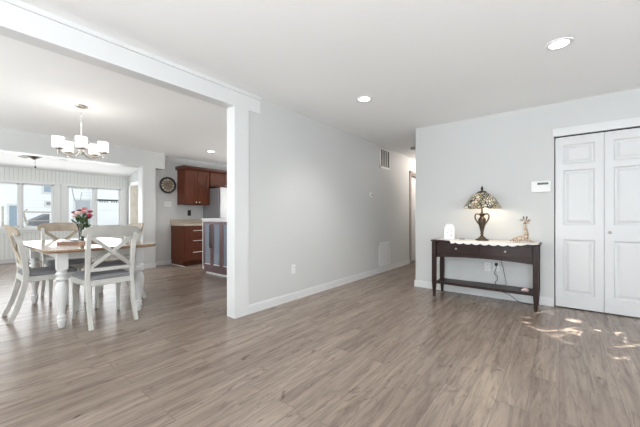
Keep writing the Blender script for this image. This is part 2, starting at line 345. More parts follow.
# partition between dining room and sunroom
b = MB()
b.box(KX, 2.647, 0, DX, 2.89, 2.11); b.box(KX, -2.7, 2.11, DX, 3.09, CZ+0.6); b.box(KX, -2.7, 0, DX, -1.2, 2.11)
struct('wall_partition', b, M['wall'])
b = MB(); b.box(KX-0.01, 2.630, 0, DX+0.004, 2.648, 2.125); b.box(KX-0.012, -1.2, 2.098, DX+0.012, 2.648, 2.112); b.box(DX-0.006, 2.626, 0, DX+0.010, 2.650, 2.12)
struct('trim_3', b, M['trim'])
# kitchen wall and the walls that close the kitchen and dining room
b = MB(); b.box(KX-0.12, 2.89, 0, KX, 6.5, CZ); struct('wall_kitchen', b, M['wall'])
b = MB(); b.box(KX, 6.4, 0, -5.6, 6.5, CZ); b.box(-5.6, 6.4, 0, -4.0, 6.5, 1.0); b.box(-5.6, 6.4, 2.0, -4.0, 6.5, CZ); b.box(-4.0, 6.4, 0, LX-0.115, 6.5, CZ); struct('wall_kitchen_back', b, M['wall'])
def wall_holes_x(name, y, x0, x1, holes, z1=CZ, m='wall', t=-0.1):
    """wall in the plane y with window holes (xa, xb, za, zb)"""
    b = MB(); cur = x0
    for xa, xb, za, zb in holes:
        b.box(cur, y, 0, xa, y+t, z1); b.box(xa, y, 0, xb, y+t, za); b.box(xa, y, zb, xb, y+t, z1); cur = xb
    b.box(cur, y, 0, x1, y+t, z1)
    return struct(name, b, M[m])
wall_holes_x('wall_front', -2.5, LX-0.1, 3.0, [(-1.4, 1.0, 0.55, 2.15)])
wall_holes_x('wall_dining_front', -2.5, KX, LX-0.125, [(-5.9, -3.9, 0.65, 2.15)])
wall_holes_x('wall_sunroom_front', -2.0, SX, KX, [(-9.6, -7.2, 0.8, 2.0)], 2.9)
b = MB(); b.box(3.0, -2.6, 0, 3.1, 0.0, CZ); b.box(3.0, 0, 0, 3.1, 2.4, 0.55); b.box(3.0, 0, 2.15, 3.1, 2.4, CZ); b.box(3.0, 2.4, 0, 3.1, 4.75, CZ)
struct('wall_side', b, M['wall'])
# sunroom outer wall (x = SX) with two pairs of windows seen and one more to the left
WZ0, WZ1 = 0.79, 1.895
holes = [(-1.2, 0.2), (0.62, 1.86), (2.085, 3.345)]
b = MB(); cur = -2.1
for ya, yb in holes:
    b.box(SX-0.12, cur, 0, SX, ya, 2.235); b.box(SX-0.12, ya, 0, SX, yb, WZ0); b.box(SX-0.12, ya, WZ1, SX, yb, 2.235); cur = yb
b.box(SX-0.12, cur, 0, SX, 3.62, 2.235)
struct('wall_sunroom_outer', b, M['bead'])
EXA, EXB = -9.76, -9.09
b = MB(); b.box(SX, 3.5, 0, EXA, 3.62, 3.05); b.box(EXA, 3.5, 0, EXB, 3.62, 0.72); b.box(EXA, 3.5, 1.99, EXB, 3.62, 3.05); b.box(EXB, 3.5, 0, KX-0.12, 3.62, 3.05)
struct('wall_sunroom_end', b, M['wall'])
b = MB(); b.box(KX-0.12, 2.89, CZ, KX, 3.62, 3.05); struct('wall_sunroom_upper', b, M['wall'])

def window_x(name, x, ya, yb, za, zb, mull=True):
    w = bpy.data.objects.new(name, None); COL.objects.link(w); w['kind'] = 'structure'; w.location = (x, (ya+yb)/2, 0)
    h = (yb-ya)/2; f = MB(); t = 0.055
    f.box(-0.11, -h, za, 0.02, -h+t*0.5, zb); f.box(-0.11, h-t*0.5, za, 0.02, h, zb); f.box(-0.11, -h, zb-t*0.5, 0.02, h, zb); f.box(-0.11, -h, za, 0.02, h, za+t*0.5)
    # casing on the wall
    f.box(0.0, -h-0.108, za-0.06, 0.018, -h+0.012, zb+0.03); f.box(0, h-0.012, za-0.06, 0.018, h+0.108, zb+0.03); f.box(0, -h+0.012, zb-0.012, 0.018, h-0.012, zb+0.03)
    if mull: f.box(-0.085, -0.025, za, -0.02, 0.025, zb)
    obj('window_frame', f, M['sash'], w)
    s = MB(); s.box(-0.02, -h-0.07, za-0.03, 0.06, h+0.07, za+0.004); s.box(0, -h-0.06, za-0.09, 0.018, h+0.06, za-0.03); obj('window_sill', s, M['sash'], w)
    p = [(-h+0.03, -0.025), (0.025, h-0.03)] if mull else [(-h+0.03, h-0.03)]
    for i, (a_, b_) in enumerate(p):
        sa = MB(); t2 = 0.028
        sa.box(-0.07, a_, za+0.03, -0.035, a_+t2, zb-0.03); sa.box(-0.07, b_-t2, za+0.03, -0.035, b_, zb-0.03); sa.box(-0.07, a_, za+0.03, -0.035, b_, za+0.03+t2); sa.box(-0.07, a_, zb-0.03-t2, -0.035, b_, zb-0.03)
        so = obj('sash', sa, M['sash'], w)
        g = MB(); g.box(-0.054, a_+0.02, za+0.05, -0.050, b_-0.02, zb-0.05); obj('pane', g, M['glass'], so)
    return w
for i, (ya, yb) in enumerate(holes): window_x('window_%d' % (i+1), SX, ya, yb, WZ0, WZ1)
# sunroom end window with casing
w = bpy.data.objects.new('window_4', None); COL.objects.link(w); w['kind'] = 'structure'; w.location = (0, 3.5, 0)
f = MB(); f.box(EXA-0.07, -0.02, 0.66, EXA+0.01, 0.0, 2.06); f.box(EXB-0.01, -0.02, 0.66, EXB+0.07, 0, 2.06); f.box(EXA-0.07, -0.02, 1.98, EXB+0.07, 0, 2.06); f.box(EXA-0.07, -0.05, 0.69, EXB+0.07, 0.0, 0.725)
f.box(EXA, 0, 0.72, EXA+0.03, 0.1, 1.99); f.box(EXB-0.03, 0, 0.72, EXB, 0.1, 1.99); f.box(EXA, 0, 1.96, EXB, 0.1, 1.99); f.box(EXA, 0, 0.72, EXB, 0.1, 0.75); f.box(EXA, 0.05, 1.34, EXB, 0.09, 1.38)
obj('window_frame', f, M['sash'], w); g = MB(); g.box(EXA+0.03, 0.07, 0.75, EXB-0.03, 0.074, 1.96); obj('pane', g, M['glass'], w)
def window_simple(name, loc, rz, w_, za, zb):
    w = bpy.data.objects.new(name, None); COL.objects.link(w); w['kind'] = 'structure'; w.location = loc; w.rotation_euler = (0, 0, rz); h = w_/2
    f = MB(); t = 0.05
    for k in (0, 1): 
        f.box(-h, 0.02, za, -h+t, 0.09, zb); f.box(h-t, 0.02, za, h, 0.09, zb)
    f.box(-h, 0.02, zb-t, h, 0.09, zb); f.box(-h, 0.02, za, h, 0.09, za+t); f.box(-0.03, 0.03, za, 0.03, 0.08, zb)
    f.box(-h-0.07, -0.018, za-0.07, -h, 0, zb+0.07); f.box(h, -0.018, za-0.07, h+0.07, 0, zb+0.07); f.box(-h-0.07, -0.018, zb, h+0.07, 0, zb+0.07); f.box(-h-0.07, -0.03, za-0.05, h+0.07, 0, za)
    obj('window_frame', f, M['sash'], w); g = MB(); g.box(-h+t, 0.052, za+t, h-t, 0.056, zb-t); obj('pane', g, M['glass'], w)
window_simple('window_5', (-0.2, -2.5, 0), math.pi, 2.4, 0.55, 2.15)
window_simple('window_6', (-4.9, -2.5, 0), math.pi, 2.0, 0.65, 2.15)
window_simple('window_7', (3.0, 1.2, 0), -math.pi/2, 2.4, 0.55, 2.15)
window_simple('window_8', (-4.8, 6.4, 0), 0, 1.6, 1.0, 2.0)
window_simple('window_9', (-8.4, -2.0, 0), math.pi, 2.4, 0.8, 2.0)

# baseboards
def base_x(name, x, y0, y1, sgn=1):
    b = MB(); b.box(x, y0, 0, x+0.014*sgn, y1, 0.085); b.box(x, y0, 0.085, x+0.009*sgn, y1, 0.098); return struct(name, b, M['trim'])
def base_y(name, y, x0, x1, sgn=-1):
    b = MB(); b.box(x0, y, 0, x1, y+0.014*sgn, 0.085); b.box(x0, y, 0.085, x1, y+0.009*sgn, 0.098); return struct(name, b, M['trim'])
base_x('baseboard_left', LX, 2.139, 6.73)
base_y('baseboard_right', RY, -1.744, -0.052)
base_y('baseboard_right_end', RY, 1.75, 3.0)
base_x('baseboard_hall', -1.744, 4.586, 8.9, -1)
base_x('baseboard_partition', DX, 2.65, 2.89)
base_x('baseboard_kitchen', KX, 2.89, 3.29)
base_x('baseboard_sunroom', SX, -2.0, 3.5)
base_y('baseboard_sunroom_end', 3.5, SX, KX-0.12)
base_y('baseboard_front', -2.5, LX, 3.0, 1)

# closet doors (door_1): two bifold pairs
def leaf(x0, x1, parent, knob=False):
    w_ = x1-x0; b = MB(); H = 2.012; y = 0
    s = 0.075
    zs = [(0.012, 0.17), (0.81, 0.985), (1.625, 1.695), (1.925, 2.018)]
    b.box(x0, y, 0.012, x0+s, y+0.034, 2.018); b.box(x1-s, y, 0.012, x1, y+0.034, 2.018)
    for za, zb in zs: b.box(x0+s, y, za, x1-s, y+0.034, zb)
    for za, zb in ((0.17, 0.81), (0.985, 1.625), (1.695, 1.925)):
        # recessed field with sloped moulding and raised centre
        a = [(x0+s, za), (x1-s, za), (x1-s, zb), (x0+s, zb)]
        def ring(ins, yy): return [(x0+s+ins, yy, za+ins), (x1-s-ins, yy, za+ins), (x1-s-ins, yy, zb-ins), (x0+s+ins, yy, zb-ins)]
        rs = [ring(0, y), ring(0.012, y+0.013), ring(0.026, y+0.013), ring(0.050, y+0.003)]
        v = sum(rs, []); f_ = []
        for i in range(3):
            for q in range(4): f_.append((i*4+q, i*4+(q+1) % 4, (i+1)*4+(q+1) % 4, (i+1)*4+q))
        f_.append((12, 13, 14, 15)); b.add(v, f_)
    o = obj('door_leaf', b, M['door'], parent, smooth=0)
    if knob:
        k = MB(); T = Matrix.Translation((x0+0.042, y, 0.905)) @ Matrix.Rotation(R(90), 4, 'X')
        k.lathe([(0.012, 0), (0.012, 0.004), (0.006, 0.008), (0.006, 0.020), (0.014, 0.026), (0.016, 0.032), (0.011, 0.038), (0.001, 0.040)], 16, M=T)
        obj('door_knob', k, M['nickel'], o)
d = bpy.data.objects.new('door_1', None); COL.objects.link(d); d['kind'] = 'structure'; d.location = (0, RY+0.004, 0)
for i in range(4): leaf(-0.034+i*0.43, -0.034+i*0.43+0.426, d, knob=(i in (1, 2)))
b = MB(); b.box(-0.045, RY+0.02, 2.02, 1.70, RY+0.08, 2.035); b.box(-0.045, RY+0.045, 0, -0.041, RY+0.1, 2.035); struct('closet_gap_shade', b, M['gap'])  # dark strips painted as the shade in the gaps around the closet doors
b = MB(); b.box(-0.062, RY-0.022, 2.034, 1.76, RY, 2.128); struct('trim_5', b, M['trim'], bevel=0.003)
# hall door
d = bpy.data.objects.new('door_2', None); COL.objects.link(d); d['kind'] = 'structure'; d.location = (LX, 6.80, 0)
f = MB(); f.box(-0.13, -0.005, 0, 0.016, 0.02, 2.06); f.box(-0.13, 0.80, 0, 0.016, 0.825, 2.06); f.box(-0.13, 0, 2.04, 0.016, 0.82, 2.075); f.box(0, -0.07, 0, 0.016, 0.0, 2.13); f.box(0, 0.82, 0, 0.016, 0.89, 2.13); f.box(0, -0.07, 2.06, 0.016, 0.89, 2.13)
dw = mat('hall_casing_shadow_taupe', (0.34, 0.29, 0.26), 0.5)  # casing colour darkened to carry the shadow gap around the door
obj('door_frame', f, dw, d)
f = MB(); f.box(-0.10, 0.03, 0.012, -0.065, 0.79, 2.03)
for za, zb in ((0.2, 0.85), (1.05, 1.9)):
    for ya, yb in ((0.12, 0.37), (0.45, 0.70)): f.box(-0.066, ya, za, -0.058, yb, zb)
lf = obj('door_leaf', f, M['door'], d, bevel=0.004)
b = MB(); b.box(-0.115, 0.02, 0.0, -0.02, 0.8, 0.012); obj('threshold', b, M['black'], d)

# ------------------------------------------------------------------ recessed ceiling lights, hall lamp
def can(x, y, label, power):
    t = thing('recessed_light', label, 'ceiling light', (x, y, CZ), group='round recessed ceiling lights')
    b = MB(); b.lathe([(0.062, -0.001), (0.066, -0.006), (0.088, -0.007), (0.092, 0.0)], 32, cap=False); obj('trim_ring', b, M['grille'], t)
    b = MB(); b.lathe([(0.001, -0.003), (0.064, -0.003), (0.064, -0.001)], 32); obj('lens', b, M['can'], t)
    l = bpy.data.lights.new('recessed_bulb', 'SPOT'); l.energy = power; l.spot_size = R(125); l.spot_blend = 0.8; l.shadow_soft_size = 0.06; l.color = (1, 0.955, 0.9)
    o = bpy.data.objects.new('recessed_bulb', l); COL.objects.link(o); o.parent = t; o.location = (0, 0, -0.03)
can(0.0, 3.04, 'round recessed ceiling light near the closet doors, the largest in view', 9)
can(-1.77, 3.07, 'round recessed ceiling light in front of the hallway opening', 28)
can(-5.72, 3.565, 'small round recessed ceiling light in the kitchen above the cherry cabinets', 22)
t = thing('smoke_detector', 'small grey-white disc on the hallway ceiling by the wall corner', 'smoke detector', (-2.25, 5.85, CZ))
b = MB(); b.lathe([(0.055, -0.032), (0.065, -0.028), (0.068, -0.004), (0.068, 0)], 24); obj('body', b, mat('detector_grey', (0.35, 0.33, 0.32), 0.5), t)
l = bpy.data.lights.new('hall_lamp', 'POINT'); l.energy = 17; l.shadow_soft_size = 0.08; l.color = (1, 0.90, 0.82)
t = thing('hall_ceiling_lamp', 'round flush lamp on the hallway ceiling behind the wall corner', 'ceiling light', (-2.05, 7.3, CZ))
b = MB(); b.lathe([(0.13, 0), (0.13, -0.02), (0.12, -0.025)], 24, cap=False); obj('base', b, M['nickel'], t)
b = MB(); b.lathe([(0.001, -0.09), (0.06, -0.082), (0.10, -0.06), (0.12, -0.022)], 24, cap=False); obj('lamp_shade', b, M['shade_lit'], t)
o = bpy.data.objects.new('hall_lamp_bulb', l); COL.objects.link(o); o.parent = t; o.location = (0, 0, -0.14)

# ------------------------------------------------------------------ vents, plates on walls
def grille(name, label, y0, y1, z0, z1, dark, nb, louvre):
    t = thing(name, label, 'vent', (LX, (y0+y1)/2, z0)); h = (y1-y0)/2; H = z1-z0
    b = MB(); f = 0.035
    b.box(0, -h, 0, 0.012, -h+f, H); b.box(0, h-f, 0, 0.012, h, H); b.box(0, -h, 0, 0.012, h, f); b.box(0, -h, H-f, 0.012, h, H); obj('frame', b, M['grille'], t)
    b = MB(); b.box(0.0005, -h+f, f, 0.003, h-f, H-f); obj('backing', b, dark, t)
    n = nb
    b = MB()
    for i in range(1, n):
        y = -h+f+(2*h-2*f)*i/n; b.box(0.003, y-louvre/2, f, 0.006, y+louvre/2, H-f)
    obj('louvres', b, M['grille'], t)
grille('return_air_vent', 'square dark vent grille high on the wall near the hallway', 5.271, 5.713, 2.02, 2.415, M['ventdark'], 4, 0.022)
grille('floor_level_vent', 'pale tall slotted vent grille low on the wall above the baseboard', 5.226, 5.70, 0.115, 0.58, M['ventmid'], 9, 0.026)
t = thing('round_thermostat', 'small round white thermostat on the wall left of the upper vent', 'thermostat', (LX, 4.92, 1.472))
T = Matrix.Rotation(R(90), 4, 'Y')
b = MB(); b.lathe([(0.050, 0), (0.050, 0.008), (0.044, 0.012), (0.040, 0.022), (0.03, 0.026)], 28, M=T); obj('base', b, M['white'], t)
b = MB(); b.lathe([(0.022, 0.0265), (0.018, 0.032), (0.001, 0.032)], 20, M=T, c=(0, 0, 0)); obj('dial', b, mat('thermostat_dial', (0.35, 0.34, 0.33), 0.4), t)

def plate(name, label, cat, loc, rz, w_=0.072, h_=0.116, sockets=1, col=None, dark=None, group=None, switch=0):
    t = thing(name, label, cat, loc, rz, group); c = col or M['white']; dk = dark or M['gap']
    b = MB(); b.box(-w_/2, -0.006, -h_/2, w_/2, 0, h_/2); obj('cover_plate', b, c, t, bevel=0.002)
    if switch:
        for i in range(switch):
            x = (i-(switch-1)/2)*0.046; b = MB(); b.box(x-0.006, -0.016, -0.012, x+0.006, -0.006, 0.012); b.box(x-0.009, -0.0075, -0.017, x+0.009, -0.006, 0.017); obj('toggle', b, c, t)
    else:
        for zz in (-0.026, 0.026):
            b = MB(); b.box(-0.017, -0.009, zz-0.014, 0.017, -0.006, zz+0.014); s = obj('socket', b, c, t, bevel=0.002)
            b = MB()
            for x in (-0.007, 0.007): b.box(x-0.0012, -0.0095, zz-0.003, x+0.0012, -0.009, zz+0.007)
            b.box(-0.002, -0.0095, zz-0.010, 0.002, -0.009, zz-0.006); obj('slots', b, dk, s)
    return t
plate('wall_outlet', 'white outlet alone on the long grey wall above the baseboard', 'outlet', (LX, 2.86, 0.40), R(90))
plate('wall_outlet', 'white outlet under the console table, left of the plugged one', 'outlet', (-0.755, RY, 0.405), 0)
plate('wall_outlet', 'white outlet under the console table with black plug and cord', 'outlet', (-0.65, RY, 0.415), 0)
plate('light_switch', 'white triple switch plate below the round clock', 'light switch', (KX, 3.235, 1.36), R(90), 0.165, 0.116, switch=3)
plate('wall_outlet', 'black outlet over the kitchen backsplash', 'outlet', (KX, 3.745, 1.165), R(90), 0.085, 0.135, col=M['black'])
t = thing('doorbell_chime', 'white rectangular box with dark slot on wall left of the closet', 'thermostat', (-0.175, RY, 1.445))
b = MB(); b.box(-0.096, -0.032, -0.066, 0.096, 0, 0.066); obj('case', b, M['white'], t, bevel=0.004)
b = MB(); b.box(-0.035, -0.034, 0.022, 0.074, -0.032, 0.048); obj('display', b, mat('display_dark', (0.05, 0.055, 0.05), 0.3), t)

# ------------------------------------------------------------------ dining table
t = thing('dining_table', 'long dining table with brown wood top and turned white legs', 'table', (-4.46, 1.105, 0))
def clipped(x0, y0, x1, y1, c, n=5):
    pts = []
    for (cx_, cy_, a0) in ((x1-c, y0+c, -90), (x1-c, y1-c, 0), (x0+c, y1-c, 90), (x0+c, y0+c, 180)):
        for k in range(n+1):
            a = R(a0+90*k/n); pts.append((cx_+c*math.cos(a), cy_+c*math.sin(a)))
    return pts
b = MB(); hx, hy = 0.84, 0.495
for (ins, za, zb) in ((0.0, 0.747, 0.768),): b.prism(clipped(-hx, -hy, hx, hy, 0.11), za, zb)
b.prism(clipped(-hx+0.012, -hy+0.012, hx-0.012, hy-0.012, 0.10), 0.738, 0.747)
obj('tabletop', b, M['ttop'], t, bevel=0.006)
b = MB(); lx, ly = 0.655, 0.345
b.box(-lx, -ly-0.012, 0.66, lx, -ly+0.012, 0.738); b.box(-lx, ly-0.012, 0.66, lx, ly+0.012, 0.738); b.box(-lx-0.012, -ly, 0.66, -lx+0.012, ly, 0.738); b.box(lx-0.012, -ly, 0.66, lx+0.012, ly, 0.738)
obj('apron', b, M['whitep'], t)
prof = [(0.020, 0), (0.026, 0.01), (0.029, 0.04), (0.034, 0.06), (0.036, 0.075), (0.028, 0.088), (0.036, 0.10), (0.033, 0.112), (0.024, 0.125), (0.027, 0.16), (0.036, 0.22), (0.048, 0.29), (0.054, 0.34), (0.053, 0.38), (0.043, 0.42), (0.032, 0.44),
        (0.030, 0.45), (0.048, 0.462), (0.052, 0.475), (0.046, 0.488), (0.032, 0.496), (0.032, 0.505), (0.046, 0.513), (0.049, 0.524), (0.044, 0.535), (0.034, 0.543), (0.036, 0.552), (0.044, 0.56), (0.044, 0.57)]
for sx in (-1, 1):
    for sy in (-1, 1):
        b = MB(); b.lathe(prof, 24, (sx*lx, sy*ly, 0)); b.box(sx*lx-0.042, sy*ly-0.042, 0.568, sx*lx+0.042, sy*ly+0.042, 0.738); obj('leg', b, M['legp'], t)

# ------------------------------------------------------------------ dining chairs (local: faces +y)
def rect(w_, h_): return [(-w_/2, -h_/2), (w_/2, -h_/2), (w_/2, h_/2), (-w_/2, h_/2)]
def bez(p, n=10):
    out = []
    for i in range(n+1):
        s = i/n; q = [Vector(x) for x in p]
        while len(q) > 1: q = [q[k].lerp(q[k+1], s) for k in range(len(q)-1)]
        out.append(q[0])
    return out
def make_chair(label, railm):
    t = thing('dining_chair', label, 'chair', group='cross-back chairs around the dining table')
    b = MB(); outer = [(-0.195, -0.215), (0.195, -0.215), (0.235, 0.22), (0.215, 0.245), (-0.215, 0.245), (-0.235, 0.22)]
    b.prism(outer, 0.395, 0.452); obj('seat_frame', b, M['whitep'], t, bevel=0.006)
    b = MB(); cu = [(x*0.95, y*0.95) for x, y in outer]; b.prism(cu, 0.452, 0.478); cu2 = [(x*0.86, y*0.86) for x, y in outer]
    n = len(cu); v = [(x, y, 0.478) for x, y in cu] + [(x, y, 0.496) for x, y in cu2]; b.add(v, [(i, (i+1) % n, n+(i+1) % n, n+i) for i in range(n)] + [tuple(range(n, 2*n))])
    obj('seat_cushion', b, M['cush'], t, bevel=0.008)
    for sx in (-1, 1):
        b = MB(); pth = bez([(sx*0.200, 0.212, 0.40), (sx*0.200, 0.215, 0.2), (sx*0.205, 0.228, 0.0)], 6)
        b.sweep(pth, rect(0.044, 0.044), up=(0, 1, 0), scales=[1, 0.95, 0.9, 0.82, 0.75, 0.68, 0.6]); obj('leg', b, M['whitep'], t, bevel=0.003)
        # rear leg and back post are one curved piece of wood
        b = MB(); pth = bez([(sx*0.195, -0.315, 0.0), (sx*0.192, -0.22, 0.20), (sx*0.192, -0.19, 0.42), (sx*0.192, -0.19, 0.50)], 8) + bez([(sx*0.192, -0.195, 0.54), (sx*0.195, -0.20, 0.70), (sx*0.20, -0.27, 0.92)], 7)
        b.sweep(pth, rect(0.036, 0.046), up=(0, 1, 0), scales=[0.85, 0.9, 0.95, 1, 1, 1, 1, 1, 1] + [1]*8); obj('back_leg', b, M['whitep'], t, bevel=0.003)
    # top rail: curved board, arched
    def ry(x, z): return -0.200 - (z-0.50)**2*0.42 - 0.045*(1-(x/0.25)**2) + 0.02
    b = MB(); nx = 14; xs = [-0.252+0.504*i/nx for i in range(nx+1)]; v = []
    for x in xs:
        e = 1-(abs(x)/0.252)**6*0.55; zc = 0.925 + 0.012*(1-(x/0.25)**2); hh = 0.058*e
        for z in (zc-hh, zc+hh):
            for dy in (-0.013, 0.013): v.append((x, ry(x, z)+dy, z))
    f_ = []
    for i in range(nx):
        a, c = i*4, i*4+4
        f_ += [(a, a+1, c+1, c), (a+2, c+2, c+3, a+3), (a, c, c+2, a+2), (a+1, a+3, c+3, c+1)]
    f_ += [(0, 2, 3, 1), (nx*4, nx*4+1, nx*4+3, nx*4+2)]
    b.add(v, f_); obj('top_rail', b, railm, t, bevel=0.005)
    b = MB(); pth = [(x, ry(x*0.9, 0.56)+0.01, 0.555) for x in (-0.19, -0.1, 0, 0.1, 0.19)]; b.sweep(pth, rect(0.022, 0.036)); obj('lower_rail', b, M['whitep'], t, bevel=0.003)
    for sgn in (-1, 1):
        b = MB(); pth = []
        for i in range(9):
            s = i/8; x = sgn*(-0.18+0.36*s); z = 0.572+0.305*s; pth.append((x, ry(x, z)+0.006*sgn, z))
        b.sweep(pth, rect(0.014, 0.036), up=(0, 1, 0) if False else (0, 0, 1)); obj('cross_slat', b, railm, t, bevel=0.002)
    return t
greyrail = mat('grey_cream_rail', (0.47, 0.46, 0.425), 0.45, var=0.05, vscale=10)  # rail colour set per chair: grey-cream on the first, tan on the rest
c1 = make_chair('cross-back chair nearest the camera, pale grey-white, back toward us', greyrail)
c1.location = (-3.79, 1.105, 0); c1.rotation_euler = (0, 0, R(90))
c2 = make_chair('leftmost cross-back chair, seen side-on in front of the left table corner', M['tan'])
c2.location = (-4.53, 0.77, 0); c2.rotation_euler = (0, 0, 0)
c3 = copy_tree(c2); c3['label'] = 'cross-back chair at the far table end below the windows, tan top rail facing us'
c3.location = (-5.21, 1.09, 0); c3.rotation_euler = (0, 0, R(-90))
c4 = copy_tree(c2); c4['label'] = 'cross-back chair behind the table on the kitchen side, mostly hidden'
c4.location = (-4.50, 1.40, 0); c4.rotation_euler = (0, 0, R(180))

# ------------------------------------------------------------------ things on the table
TZ = 0.768
t = thing('serving_tray', 'brown wooden tray with upright end posts under the flower vase', 'tray', (-4.37, 1.03, TZ), R(38))
b = MB(); b.box(-0.17, -0.11, 0, 0.17, 0.11, 0.012); b.box(-0.17, -0.11, 0.012, 0.17, -0.10, 0.026); b.box(-0.17, 0.10, 0.012, 0.17, 0.11, 0.026); obj('tray_base', b, M['tray'], t, bevel=0.002)
for x in (-0.015, 0.158):
    b = MB(); b.lathe([(0.008, 0.012), (0.006, 0.03), (0.006, 0.10), (0.009, 0.108), (0.004, 0.118)], 12, (x, -0.095 if x > 0 else 0.085, 0)); obj('post', b, M['tray'], t)
b = MB()
rr = random.Random(3)
for i in range(6):
    a = rr.uniform(-0.12, 0.12); Tm = Matrix.Rotation(a, 4, 'Z'); b.box(-0.055, -0.055, i*0.005, 0.055, 0.055, i*0.005+0.0042, M=Tm)
o = tag(obj('napkin_stack', b, M['paper']), 'stack of white paper napkins on the wooden tray left of the vase', 'napkins'); o.location = (-4.46, 0.965, TZ+0.0125); o.rotation_euler = (0, 0, R(38))
VX, VY, VZ = -4.365, 1.045, TZ+0.0125
t = thing('flower_vase', 'tall slim clear glass vase on the dining table', 'vase', (VX, VY, VZ))
b = MB(); b.lathe([(0.034, 0), (0.036, 0.006), (0.024, 0.012), (0.020, 0.03), (0.022, 0.10), (0.030, 0.17), (0.045, 0.215), (0.042, 0.215), (0.027, 0.17), (0.018, 0.10), (0.016, 0.03), (0.001, 0.02)], 24, cap=False); obj('glass_body', b, M['vglass'], t)
b = MB(); b.lathe([(0.036, 0.0), (0.036, 0.007), (0.02, 0.013)], 24); obj('foot', b, M['ceramic'], t)
def bloom(c, r, m, seed):
    rr = random.Random(seed); b = MB()
    for ring, (n, tilt, rad) in enumerate(((6, 70, 1.0), (6, 45, 0.8), (5, 22, 0.55), (3, 8, 0.3))):
        for k in range(n):
            a = 2*math.pi*k/n + ring*0.5 + rr.uniform(-.2, .2)
            Tm = Matrix.Translation(c) @ Matrix.Rotation(a, 4, 'Z') @ Matrix.Rotation(R(tilt+rr.uniform(-8, 8)), 4, 'Y') @ Matrix.Translation((0, 0, r*0.42))
            b.ball((0, 0, 0), r*0.55*(0.6+0.4*rad), 0.25, 0.8, 1, 8, 6, M=Tm)
    return b
fl = [(-0.085, -0.01, 0.345, 0.034, 'plum', 'dark plum flower at the left of the bouquet'), (-0.045, 0.02, 0.365, 0.036, 'plum', 'second dark plum flower, nearer the bouquet centre'),
      (0.0, 0.03, 0.385, 0.042, 'pinkp', 'pink flower at the top of the bouquet'), (-0.01, -0.045, 0.335, 0.046, 'pinkl', 'pale peach-pink flower at the bouquet centre'),
      (0.045, -0.03, 0.35, 0.042, 'pinkp', 'pink flower right of the pale centre flower'), (0.085, 0.0, 0.31, 0.042, 'redp', 'deep rose flower at the right edge of the bouquet'),
      (0.065, 0.035, 0.355, 0.036, 'redp', 'deep rose flower at the upper right of the bouquet'), (-0.055, -0.04, 0.305, 0.036, 'pinkl', 'pale flower at the lower left of the bouquet'), (0.05, 0.03, 0.285, 0.034, 'redp', 'deep rose flower low in the bouquet beneath the others')]
ca, sa = math.cos(R(38.27)), math.sin(R(38.27))
for i, (dx, dy, dz, r, mk, lab) in enumerate(fl):
    wx, wy = dx*ca-dy*sa, dx*sa+dy*ca
    f_ = tag(obj('flower', bloom((wx, wy, dz), r, None, i), M[mk]), lab, 'flower', 'flowers in the vase'); f_.location = (VX+0.01, VY+0.008, VZ-0.01)
    s = MB(); s.tube(bez([(wx*0.08, wy*0.08, 0.03), (wx*0.1, wy*0.1, 0.18), (wx*0.35, wy*0.35, 0.22), (wx, wy, dz)], 8), 0.0028, 6); 
    if i % 2 == 0:
        for q in range(3):
            a = i*1.3+q*2.1; Tm = Matrix.Translation((wx*0.6+0.03*math.cos(a), wy*0.6+0.03*math.sin(a), dz-0.055-0.02*q)) @ Matrix.Rotation(a, 4, 'Z') @ Matrix.Rotation(R(50), 4, 'Y'); s.ball((0, 0, 0), 0.042, 0.18, 0.5, 1, 8, 6, M=Tm)
    obj('stem', s, M['green'], f_)

# ------------------------------------------------------------------ chandelier
t = thing('chandelier', 'five-shade nickel chandelier hanging over the dining table, lit', 'chandelier', (-4.62, 1.11, CZ))
b = MB(); b.lathe([(0.001, -0.028), (0.03, -0.026), (0.062, -0.012), (0.068, 0)], 28, cap=False); obj('canopy', b, M['nickel'], t)
b = MB(); z = -0.03
for i in range(5):
    zc = z-0.022-i*0.034; ang = (i % 2)*math.pi/2
    ring = [(0.012*math.cos(a)*math.cos(ang), 0.012*math.cos(a)*math.sin(ang), zc+0.022*math.sin(a)) for a in [2*math.pi*k/12 for k in range(12)]]
    b.tube(ring, 0.003, 6, closed=True, up=(math.sin(ang), -math.cos(ang), 0.01))
obj('chain', b, M['nickelw'], t)
b = MB(); b.lathe([(0.004, -0.60), (0.012, -0.595), (0.02, -0.58), (0.032, -0.565), (0.03, -0.545), (0.014, -0.53), (0.008, -0.51), (0.006, -0.50), (0.006, -0.23), (0.012, -0.22), (0.006, -0.205)], 20); obj('stem', b, M['nickelw'], t)
u = math.atan2(-1.11, 4.62)   # towards the camera
for k in range(5):
    a = u + 2*math.pi*k/5; ca_, sa_ = math.cos(a), math.sin(a); Rr = 0.225
    P = lambda r, z: (r*ca_, r*sa_, z)
    b = MB(); b.tube(bez([P(0.015, -0.55), P(0.10, -0.66), P(0.20, -0.62), P(Rr, -0.60), P(Rr, -0.565)], 12), 0.0065, 8, up=(-sa_, ca_, 0.01)); b.lathe([(0.006, -0.625), (0.01, -0.60), (0.012, -0.575), (0.056, -0.566), (0.058, -0.553), (0.01, -0.55)], 20, (Rr*ca_, Rr*sa_, 0)); obj('arm', b, M['nickel'], t)
    b = MB(); b.lathe([(0.050, -0.553), (0.057, -0.549), (0.059, -0.43), (0.056, -0.425), (0.053, -0.43), (0.052, -0.545)], 28, (Rr*ca_, Rr*sa_, 0), cap=False); obj('lamp_shade', b, M['shade_lit'], t)
l = bpy.data.lights.new('chandelier_glow', 'POINT'); l.energy = 1.8; l.shadow_soft_size = 0.2; l.color = (1, 0.95, 0.88)
o = bpy.data.objects.new('chandelier_glow', l); COL.objects.link(o); o.parent = t; o.location = (0, 0, -0.36)

